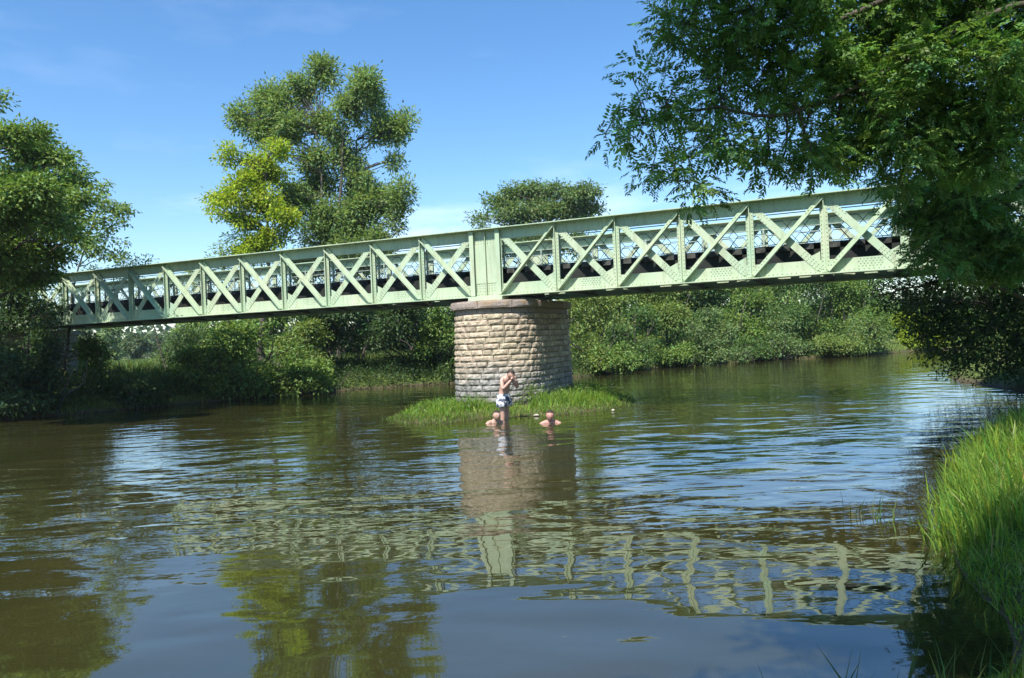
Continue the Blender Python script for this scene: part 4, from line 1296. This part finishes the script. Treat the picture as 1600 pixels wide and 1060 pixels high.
# --- far trees over the fields, seen under the left span
G3 = 'distant trees across the fields'
for i, (px, pt, w, Y, mt, lb) in enumerate([
        (135, 512, 46, 95, 'leaf_far', 'hazy rounded tree across the fields nearest the left abutment'),
        (182, 508, 46, 120, 'leaf_grey', 'tall pale tree standing alone across the fields under the bridge'),
        (160, 528, 60, 150, 'leaf_far', 'low distant tree between the two field trees'),
        (215, 522, 44, 110, 'leaf_far', 'distant tree partly behind the grey-green shrub'),
        (245, 520, 60, 140, 'leaf_far', 'distant tree hidden mostly behind the grey-green shrub')]):
    shrub(px, pt, w, Y, lb, mt, 90 + i, lob=6, leaf=(.5, .3), dens=0.5, leaves=24, name='tree', group=G3)
def far_wood():
    rs = np.random.RandomState(8)
    n = 900
    a = rs.uniform(R(-62), R(62), n); rad = rs.uniform(190, 330, n)
    P = np.c_[np.sin(a) * rad, np.cos(a) * rad]
    z = ground_z(P)
    C = np.c_[P, z + rs.uniform(1, 6.5, n)]
    X = (C[:, None] + rs.normal(size=(n, 36, 3)) * np.array([3.0, 3.0, 1.6])).reshape(-1, 3)
    v, f = leaf_quads(X, rs.normal(size=X.shape), rs.normal(size=X.shape) + np.array([0, 0, .6]), rs.uniform(1.2, 2.2, len(X)), rs.uniform(.8, 1.4, len(X)), rs)
    o = link('far_wood', np_mesh('far_wood', v, f, M['leaf_far'], np.repeat(tints(len(X), rs, .15), 4, 0)))
    tag(o, 'distant line of woodland closing the fields on the horizon', 'woodland', kind='stuff')
far_wood()

# ------------------------------------------------------------------ grass and weeds
def blades(name, P, hgt, wid, mat, rs, label, cat, lean=0.45, wind=(0.1, -0.1)):
    n = len(P)
    a = rs.uniform(0, 2 * math.pi, n)
    S = np.stack([np.cos(a), np.sin(a), 0 * a], 1) * (wid / 2)[:, None]
    b = rs.uniform(0, 2 * math.pi, n)
    Lh = np.stack([np.cos(b), np.sin(b), 0 * b], 1) * (hgt * np.abs(rs.normal(0, lean, n)))[:, None] + np.array([*wind, 0]) * hgt[:, None]
    up = np.array([0, 0, 1.0]) * hgt[:, None]
    m1 = P + Lh * 0.25 + up * 0.45
    tip = P + Lh + up * (1 - 0.25 * np.clip(np.linalg.norm(Lh, axis=1) / hgt, 0, 1.5))[:, None]
    V = np.stack([P - S, P + S, m1 + S * .8, m1 - S * .8, tip], 1).reshape(-1, 3)
    F = (np.arange(n)[:, None, None] * 5 + np.array([[0, 1, 2], [0, 2, 3], [3, 2, 4]])[None]).reshape(-1, 3)
    T = np.repeat(tints(n, rs, .26, .2), 5, 0)
    o = link(name, np_mesh(name, V, F, M[mat], T))
    tag(o, label, cat, kind='stuff')
    return o

def scatter(box, n, cond, rs):
    P = np.c_[rs.uniform(box[0], box[1], n), rs.uniform(box[2], box[3], n)]
    P = P[cond(P)]
    return np.c_[P, ground_z(P)]

rg = np.random.RandomState(12)
def rb_cond(P):
    sd = poly_sd(P, RIVER)
    dist = np.hypot(P[:, 0], P[:, 1])
    keep = rg.rand(len(P)) < np.clip(9.0 / dist, 0.18, 1.0) ** 1.2
    inview = (P[:, 1] > 2.6) & (P[:, 0] > -3) & (P[:, 0] < 0.8 * P[:, 1] + 3)
    return (sd > 0.0) & (sd < 7) & keep & inview
P = scatter((-2, 16.5, 2.6, 19.5), 500000, rb_cond, rg)
sd = poly_sd(P[:, :2], RIVER)
h = rg.uniform(.06, .185, len(P)) * np.clip(1.25 - 0.06 * sd, .7, 1.25) * (1 + .45 * vnoise(P * 1.3, 2))
near_cam = P[:, 1] < 5.0
h = np.where(near_cam, h * .45, h)
blades('bank_grass', P, h, rg.uniform(.006, .013, len(P)), 'grass_bright', rg, 'long bright green grass covering the near right bank', 'grass', lean=.85, wind=(-.22, -.15))
# straw-coloured dead stems mixed in
k_ = rg.rand(len(P)) < .025
leaf_mat('straw', (0.38, 0.31, 0.16), trans=.2, rough=.7, spec=.15)
blades('dead_stems', P[k_], h[k_] * rg.uniform(1.0, 1.9, k_.sum()), rg.uniform(.004, .008, k_.sum()), 'straw', rg, 'dry straw-coloured stems among the grass of the near right bank', 'grass', lean=.6)
# tall sedge and weeds at the water's edge
def edge(n, s0, s1, lo, hi, rs):
    A = np.array(RIGHT_BANK[s0:s1]); k = rs.randint(0, len(A) - 1, n); t = rs.rand(n, 1)
    p = A[k] * (1 - t) + A[k + 1] * t + rs.normal(0, .12, (n, 2)) + rs.uniform(lo, hi, (n, 1)) * np.array([.8, -.5])
    return np.c_[p, np.maximum(ground_z(p), -.15)]
P = edge(1300, 11, 16, -.05, .5, rg)
blades('water_edge_sedge', P, rg.uniform(.22, .5, len(P)), rg.uniform(.012, .022, len(P)), 'grass_bright', rg, 'tall broad-bladed sedge at the water edge of the right bank', 'sedge', lean=.35, wind=(-.2, 0))
P = np.c_[rg.normal(3.70, .12, 34), rg.normal(8.0, .25, 34)]
P = np.c_[P, np.full(34, -.05)]
blades('reeds', P, rg.uniform(.12, .42, 34), rg.uniform(.010, .016, 34), 'grass_rough', rg, 'thin clump of reeds standing in the water off the right bank', 'reeds', lean=.6)
P = np.c_[rg.uniform(1.2, 2.6, 50), rg.uniform(3.75, 4.2, 50)]
P = np.c_[P, ground_z(P)]
blades('foreground_blades', P, rg.uniform(.15, .42, 50), rg.uniform(.010, .018, 50), 'grass_rough', rg, 'dark grass blades rising at the bottom edge in the foreground', 'grass', lean=.35)
# island round the pier
def isl_cond(P):
    return poly_sd(P, ISLAND) < 0.08
P = scatter((-3.7, 4.2, 19, 27.3), 42000, isl_cond, rg)
rel = P[:, :2] - np.array([BX, BY]); s_ = rel @ D_AX - PW / 2; t_ = rel @ N_AX
inside = (np.abs(s_) < PA + .12) & (t_ > PC0 - PA - .1) & (t_ < PC1 + PA)
P = P[~inside]
si = -poly_sd(P[:, :2], ISLAND)
h = rg.uniform(.08, .34, len(P)) * np.clip(.35 + si * 1.0, .3, 1.3) * (1 + .75 * vnoise(P * 1.9, 6))
g1 = blades('island_grass', P, h, rg.uniform(.010, .020, len(P)), 'grass_bright', rg, 'bright grass on the islet round the foot of the pier', 'grass', lean=.7)
P = scatter((-3.7, 4.2, 19, 27.3), 16000, lambda Q: np.abs(poly_sd(Q, ISLAND)) < .28, rg)
P[:, 2] = np.maximum(P[:, 2], -.06)
P = P[(P[:, 0] < -.95) | (P[:, 0] > 2.3) | (rg.rand(len(P)) < .25)]
blades('island_fringe', P, rg.uniform(.08, .22, len(P)), rg.uniform(.012, .02, len(P)), 'grass_rough', rg, 'pale yellowish grass fringe where the islet meets the water', 'grass', lean=.8)
def weed(px, Y, hpx, lb, seed, w=26):
    k = Y / F_PX; c = U(px, 600, Y); c[2] = 0.15; r = w * k / 2; hh = hpx * k
    make_tree('weed', lb, 'plant', (c[0], c[1], gz(c[0], c[1])), [((c[0], c[1], .15 + hh * .35), (r, r * .7, hh * .45)), ((c[0] + .1, c[1] - .1, .15 + hh * .7), (r * .6, r * .5, hh * .3))], 'leaf_mid', seed, trunk_r=.012,
              leaves=10, leaf=(.07, .03), clump_r=.09, clump_per_m2=16, twig_r=.004, gap=-.6)
weed(824, 21.2, 36, 'leafy weed growing against the pier behind the bathers', 101, 44)
weed(915, 22.6, 34, 'leafy weed on the islet right of the pier', 102, 34)
weed(955, 23.2, 30, 'dark leafy weed at the right tip of the islet', 103, 44)
weed(730, 20.6, 26, 'leafy weed at the foot of the pier on its left', 104, 36)
weed(690, 20.4, 24, 'leafy weed on the left mound of the islet', 105, 40)
weed(868, 21.4, 26, 'leafy weed on the islet behind the right-hand bather', 106, 40)
weed(655, 20.2, 16, 'low weed near the left tip of the islet', 107, 30)
# rough weeds and grass along the opposite bank
def ob_cond(P):
    sd = poly_sd(P, RIVER)
    return (sd > -.1) & (sd < 7) & (P[:, 0] < 1.05 * (P[:, 1] - 12)) & (P[:, 1] > 20)
P = scatter((-24, 32, 20, 64), 100000, ob_cond, rg)
blades('far_bank_grass', P, rg.uniform(.2, .55, len(P)), rg.uniform(.025, .05, len(P)), 'grass_rough', rg, 'rough grass and weeds along the opposite bank', 'grass', lean=.5)
P = scatter((-42, -12, 36, 95), 16000, lambda Q: poly_sd(Q, RIVER) > 4, rg)
blades('field_grass', P, rg.uniform(.2, .5, len(P)), rg.uniform(.04, .09, len(P)), 'grass_rough', rg, 'sunlit meadow grass beyond the left abutment', 'grass', lean=.5)
def bank_weeds():
    rs = np.random.RandomState(15)
    A = np.array(LEFT_BANK[2:11]); n = 700
    k = rs.randint(0, len(A) - 1, n); t = rs.rand(n, 1)
    c = A[k] * (1 - t) + A[k + 1] * t + np.c_[rs.uniform(-.9, .2, n), rs.uniform(-.1, 1.3, n)]
    z = np.maximum(ground_z(c), .0) + rs.uniform(.05, .45, n)
    C = np.c_[c, z]
    X = (C[:, None] + rs.normal(size=(n, 45, 3)) * np.array([.28, .28, .16])).reshape(-1, 3)
    v, f = leaf_quads(X, rs.normal(size=X.shape) + np.array([0, 0, .2]), rs.normal(size=X.shape) * .6 + np.array([0, 0, 1]), rs.uniform(.07, .13, len(X)), rs.uniform(.035, .07, len(X)), rs)
    tag(link('bank_weeds', np_mesh('bank_weeds', v, f, M['leaf_dark'], np.repeat(tints(len(X), rs), 4, 0))), 'tangle of low shaded weeds along the left water edge', 'weeds', kind='stuff')
bank_weeds()

# ------------------------------------------------------------------ rock in the shallows
def rock(px, py, w, label, seed):
    g = ray(px, py); t = (0.03 - CAM_H) / g[2]; c = g * t + np.array([0, 0, CAM_H])
    bm = bmesh.new(); bmesh.ops.create_icosphere(bm, subdivisions=3, radius=1)
    co = np.array([v.co[:] for v in bm.verts]); nn = vnoise(co * 1.4 + seed, seed) * .28 + vnoise(co * 3.5, seed) * .1
    for v, q in zip(bm.verts, nn): v.co = v.co * (1 + q); v.co.x *= w; v.co.y *= w * .8; v.co.z *= w * .55
    me = bpy.data.meshes.new('rock'); bm.to_mesh(me); bm.free(); me.materials.append(M['rock'])
    o = link('rock', me); o.location = c
    tag(o, label, 'rock')
rock(838, 649, .07, 'small pale rock in the shallows left of the right-hand bather', 3)
rock(958, 641, .05, 'flat stone at the right tip of the islet', 5)

# ------------------------------------------------------------------ bathers
def skin_mesh(verts, edges, radii, sub=2):
    me = bpy.data.meshes.new('tmp'); me.from_pydata([tuple(v) for v in verts], edges, [])
    o = bpy.data.objects.new('tmp', me); COL.objects.link(o)
    m = o.modifiers.new('skin', 'SKIN')
    for i, r in enumerate(radii):
        sv = me.skin_vertices[0].data[i]; r = r if hasattr(r, '__len__') else (r, r); sv.radius = r
    me.skin_vertices[0].data[0].use_root = True
    s = o.modifiers.new('sub', 'SUBSURF'); s.levels = sub; s.render_levels = sub
    dg = bpy.context.evaluated_depsgraph_get(); dg.update()
    ev = o.evaluated_get(dg); out = bpy.data.meshes.new_from_object(ev)
    V = [tuple(v.co) for v in out.vertices]; F = [tuple(p.vertices) for p in out.polygons]
    bpy.data.objects.remove(o); bpy.data.meshes.remove(me); bpy.data.meshes.remove(out)
    return V, F

def head_geo(c, fwd, up, size=0.23):
    """head shaped from a sphere: jaw, brow, nose, cheeks, ears; returns skin geo, hair geo, eye/lip geo"""
    fwd = np.array(fwd, float); fwd /= np.linalg.norm(fwd); up = np.array(up, float)
    rt = np.cross(fwd, up); rt /= np.linalg.norm(rt); up = np.cross(rt, fwd)
    h = size / 2
    def place(L): return np.array(c) + np.outer(L[:, 0], rt) * h + np.outer(L[:, 1], fwd) * h + np.outer(L[:, 2], up) * h
    nu, nv = 26, 20
    L, F = [], []
    for j in range(nv + 1):
        ph = -math.pi / 2 + math.pi * j / nv
        for i in range(nu):
            a = 2 * math.pi * i / nu
            L.append((math.cos(ph) * math.sin(a), math.cos(ph) * math.cos(a), math.sin(ph)))
    L = np.array(L)
    x, y, z = L[:, 0].copy(), L[:, 1].copy(), L[:, 2].copy()
    w = np.where(z < 0, 0.72 - 0.24 * z * z, 0.74)
    X = x * w; Y = y * 0.86
    Y = np.where((z < -0.2) & (y < 0), Y * (1 + 0.55 * (z + .2)), Y)
    Z = z.copy()
    front = np.clip(y, 0, 1)
    Y += 0.20 * np.exp(-((X / .11) ** 2 + ((Z + .12) / .14) ** 2)) * front          # nose
    Y += 0.05 * np.exp(-((Z - .17) / .08) ** 2 - (X / .4) ** 2) * front               # brow
    Y -= 0.07 * np.exp(-(((np.abs(X) - .27) / .12) ** 2 + ((Z - .03) / .08) ** 2)) * front   # eye sockets
    Y += 0.07 * np.exp(-((X / .2) ** 2 + ((Z + .78) / .15) ** 2)) * front             # chin
    L2 = np.c_[X, Y, Z]
    for j in range(nv):
        for i in range(nu):
            i2 = (i + 1) % nu
            F.append((j * nu + i, j * nu + i2, (j + 1) * nu + i2, (j + 1) * nu + i))
    V = place(L2)
    # ears
    parts = [(V, F)]
    def ball(cx, cy, cz, rx, ry, rz):
        vv, ff = [], []
        for j in range(7):
            p_ = -math.pi / 2 + math.pi * j / 6
            for i in range(8):
                a = 2 * math.pi * i / 8
                vv.append((cx + rx * math.cos(p_) * math.cos(a), cy + ry * math.cos(p_) * math.sin(a), cz + rz * math.sin(p_)))
        for j in range(6):
            for i in range(8):
                ff.append((j * 8 + i, j * 8 + (i + 1) % 8, (j + 1) * 8 + (i + 1) % 8, (j + 1) * 8 + i))
        return place(np.array(vv)), ff
    for s in (-1, 1): parts.append(ball(s * .74, -.08, -.05, .06, .13, .2))
    sv, sf = merge2(parts)
    # hair shell
    keep = []
    hl = 0.20 + 0.9 * np.clip(-y, -1, 1) * -0.55
    mask = (z > np.where(y > 0.25, 0.52, np.where(y > -0.1, 0.18, -0.35)))
    hv = place(np.c_[X * 1.07, Y * 1.07 - .0, Z * 1.06 + .01])
    hf = [f for f in F if all(mask[i] for i in f)]
    ev, ef = merge2([ball(s * .27, .72, .04, .11, .06, .06) for s in (-1, 1)])
    lv, lf = ball(0, .80, -.47, .2, .06, .05)
    return (sv, sf), (hv, hf), (ev, ef), (lv, lf)

def merge2(parts):
    V, F = [], []
    for v, f in parts:
        b = len(V); V += [tuple(q) for q in v]; F += [tuple(b + i for i in t) for t in f]
    return V, F

def mesh_of(name, V, F, mat, parent, origin, smooth=True):
    me = bpy.data.meshes.new(name)
    me.from_pydata([(v[0] - origin[0], v[1] - origin[1], v[2] - origin[2]) for v in V], [], F)
    if smooth: me.shade_smooth()
    me.update(); me.materials.append(M[mat])
    return link(name, me, parent)

def fingers(wrist, palm_dir, spread, curl, r=0.009):
    """palm and five separate bent fingers"""
    pd = np.array(palm_dir, float); pd /= np.linalg.norm(pd)
    sp = np.array(spread, float); sp -= pd * (sp @ pd); sp /= np.linalg.norm(sp)
    nm = np.cross(pd, sp) * curl
    parts = []
    w = np.array(wrist, float)
    parts.append(skin_mesh([w, w + pd * .05, w + pd * .09], [(0, 1), (1, 2)], [(.026, .02), (.040, .016), (.038, .013)], 1))
    for i, ln in enumerate((.068, .078, .074, .058)):
        b = w + pd * .085 + sp * (i - 1.5) * .021
        parts.append(skin_mesh([b, b + pd * ln * .45 + nm * ln * .12, b + pd * ln * .75 + nm * ln * .4, b + pd * ln * .9 + nm * ln * .7], [(0, 1), (1, 2), (2, 3)], [r, r * .95, r * .85, r * .7], 1))
    b = w + pd * .03 - sp * .036
    parts.append(skin_mesh([b, b + pd * .03 - sp * .025 + nm * .01, b + pd * .062 - sp * .03 + nm * .022], [(0, 1), (1, 2)], [.012, .011, .009], 1))
    return parts

def standing_man():
    base = np.array([-0.27, 19.45, -0.36])
    fw = np.array([0.62, -0.78, 0]); fw /= np.linalg.norm(fw)           # faces right and towards the camera
    rt = np.cross(fw, [0, 0, 1.0])                                       # his right hand side
    def W(f, r, z): return base + fw * f + rt * r + np.array([0, 0, z])
    root = empty('person', base)
    tag(root, 'man standing knee-deep in white and dark blue patterned shorts, bowing to wipe his face', 'person')
    v = [W(0, 0, .93), W(.02, 0, 1.05), W(.06, 0, 1.18), W(.12, 0, 1.31), W(.17, 0, 1.40), W(.235, 0, 1.45), W(.27, 0, 1.48)]
    r = [(.155, .115), (.14, .10), (.155, .105), (.165, .11), (.11, .08), (.058, .058), (.06, .06)]
    e = [(i, i + 1) for i in range(6)]
    def chain(start, pts, rad):
        a = start
        for p, q in zip(pts, rad):
            v.append(p); r.append(q); e.append((a, len(v) - 1)); a = len(v) - 1
        return a
    for s in (-1, 1):
        st = .05 * s
        chain(0, [W(.0 + st * .3, s * .10, .86), W(.01 + st, s * .105, .70), W(.015 + st, s * .10, .48), W(.0 + st, s * .10, .30), W(-.02 + st, s * .10, .08), W(.05 + st, s * .11, .03), W(.15 + st, s * .12, .02)],
              [.095, .088, .062, .058, .04, .04, .03])
    # right arm up to the face, left arm up behind it
    hd = W(.245, .02, 1.50)
    aR = chain(4, [W(.16, .17, 1.37), W(.27, .22, 1.14), W(.37, .13, 1.28), W(.42, .07, 1.36)], [.058, .048, .040, .030])
    aL = chain(4, [W(.16, -.17, 1.37), W(.28, -.23, 1.15), W(.38, -.13, 1.29), W(.43, -.07, 1.37)], [.058, .048, .040, .030])
    parts = [skin_mesh(v, e, r, 2)]
    hc = W(.33, 0, 1.50)
    (sv, sf), (hv, hf), (ev, ef), (lv, lf) = head_geo(hc, fw * .82 + np.array([0, 0, -.57]), np.array([0, 0, .82]) + fw * .57, .235)
    parts.append((sv, sf))
    parts += fingers(W(.42, .07, 1.36), W(.42, .02, 1.49) - W(.42, .07, 1.36), rt, -1)
    parts += fingers(W(.43, -.07, 1.37), W(.42, -.02, 1.50) - W(.43, -.07, 1.37), -rt, 1)
    V, F = merge2(parts)
    mesh_of('body', V, F, 'skin', root, base)
    mesh_of('hair', hv, hf, 'hair', root, base)
    mesh_of('eyes', ev, ef, 'eye', root, base); mesh_of('mouth', lv, lf, 'lip', root, base)
    # loose shorts: waist band and two flared legs with hems
    m = MB(); n = 28
    def ring(cf, cr, z, a, b, ph=0):
        i0 = len(m.v)
        for i in range(n):
            t = 2 * math.pi * i / n
            wv = 1 + .05 * math.sin(5 * t + ph + z * 9)
            p = W(cf + b * math.cos(t) * wv, cr + a * math.sin(t) * wv, z); m.v.append(tuple(p))
        return i0
    def skin_(a, b):
        for i in range(n): m.f.append((a + i, a + (i + 1) % n, b + (i + 1) % n, b + i))
    rr = [ring(.01, 0, 1.01, .158, .118), ring(.005, 0, .95, .178, .138), ring(0, 0, .87, .195, .150)]
    skin_(rr[0], rr[1]); skin_(rr[1], rr[2])
    for s in (-1, 1):
        q = [ring(0, s * .085, .89, .118, .142, s), ring(.01 + .03 * s, s * .105, .80, .125, .135, s), ring(.015 + .045 * s, s * .115, .69, .135, .135, s), ring(.015 + .045 * s, s * .115, .69, .118, .118, s)]
        for a, b in zip(q, q[1:]): skin_(a, b)
    m.build('shorts', M['shorts'], root, True, lambda Vv: Vv - base)
standing_man()

def bather(px, py, label, fwd, lean, red, seed):
    g = ray(px, py); t = (0 - CAM_H) / g[2]; c = g * t + np.array([0, 0, CAM_H])
    base = np.array([c[0], c[1], -0.62])
    fw = np.array(fwd, float); fw /= np.linalg.norm(fw); rt = np.cross(fw, [0, 0, 1.0])
    def W(f, r, z): return np.array([c[0], c[1], 0]) + fw * f + rt * r + np.array([0, 0, z])
    root = empty('person', base); tag(root, label, 'person')
    v = [W(-.30, 0, -.42), W(-.20, 0, -.25), W(-.10, 0, -.12), W(-.05, 0, -.02), W(-.02, 0, .045), W(.02, 0, .12)]
    r = [(.15, .11), (.15, .11), (.17, .115), (.13, .085), (.078, .070), (.060, .060)]
    e = [(i, i + 1) for i in range(5)]
    def chain(a, pts, rad):
        for p, q in zip(pts, rad):
            v.append(p); r.append(q); e.append((a, len(v) - 1)); a = len(v) - 1
    for s in (-1, 1):
        chain(3, [W(-.05, s * .11, .012), W(-.04, s * .19, -.012 + lean * s), W(.06, s * .30, -.10), W(.26, s * .28, -.13), W(.36, s * .24, -.13)], [.075, .062, .05, .038, .028])
        chain(0, [W(-.36, s * .10, -.50), W(-.62, s * .12, -.55), W(-.95, s * .12, -.50), W(-1.05, s * .12, -.55)], [.09, .07, .05, .035])
    parts = [skin_mesh(v, e, r, 2)]
    (sv, sf), (hv, hf), (ev, ef), (lv, lf) = head_geo(W(.05, 0, .185), fw + np.array([0, 0, -.03]), (0, 0, 1), .245)
    parts.append((sv, sf))
    for s in (-1, 1): parts += fingers(W(.36, s * .24, -.13), fw - rt * s * .2, rt, -1)
    V, F = merge2(parts)
    mesh_of('body', V, F, red, root, base)
    mesh_of('hair', hv, hf, 'hair', root, base); mesh_of('eyes', ev, ef, 'eye', root, base); mesh_of('mouth', lv, lf, 'lip', root, base)
bather(775, 661, 'bather up to the shoulders in the water beside the standing man', (0.45, -0.9, 0), .02, 'skin', 1)
bather(860, 661.5, 'bather up to the shoulders in the water apart on the right', (-0.04, -1, 0), 0, 'skin_red', 2)

# ------------------------------------------------------------------ summer haze
haze_m, hn, hl, hp = new_mat('haze_air')
hn.remove(hp)
pv = hn.new('ShaderNodeVolumePrincipled')
pv.inputs['Color'].default_value = (0.86, 0.93, 1.0, 1)
pv.inputs['Density'].default_value = 0.0003
pv.inputs['Anisotropy'].default_value = 0.2
hl.new(pv.outputs[0], hn['Material Output'].inputs['Volume'])
tag(MB().box(-420, 420, -60, 480, -4, 40).build('haze', haze_m), 'thin summer haze over the river and fields', 'haze', kind='stuff')
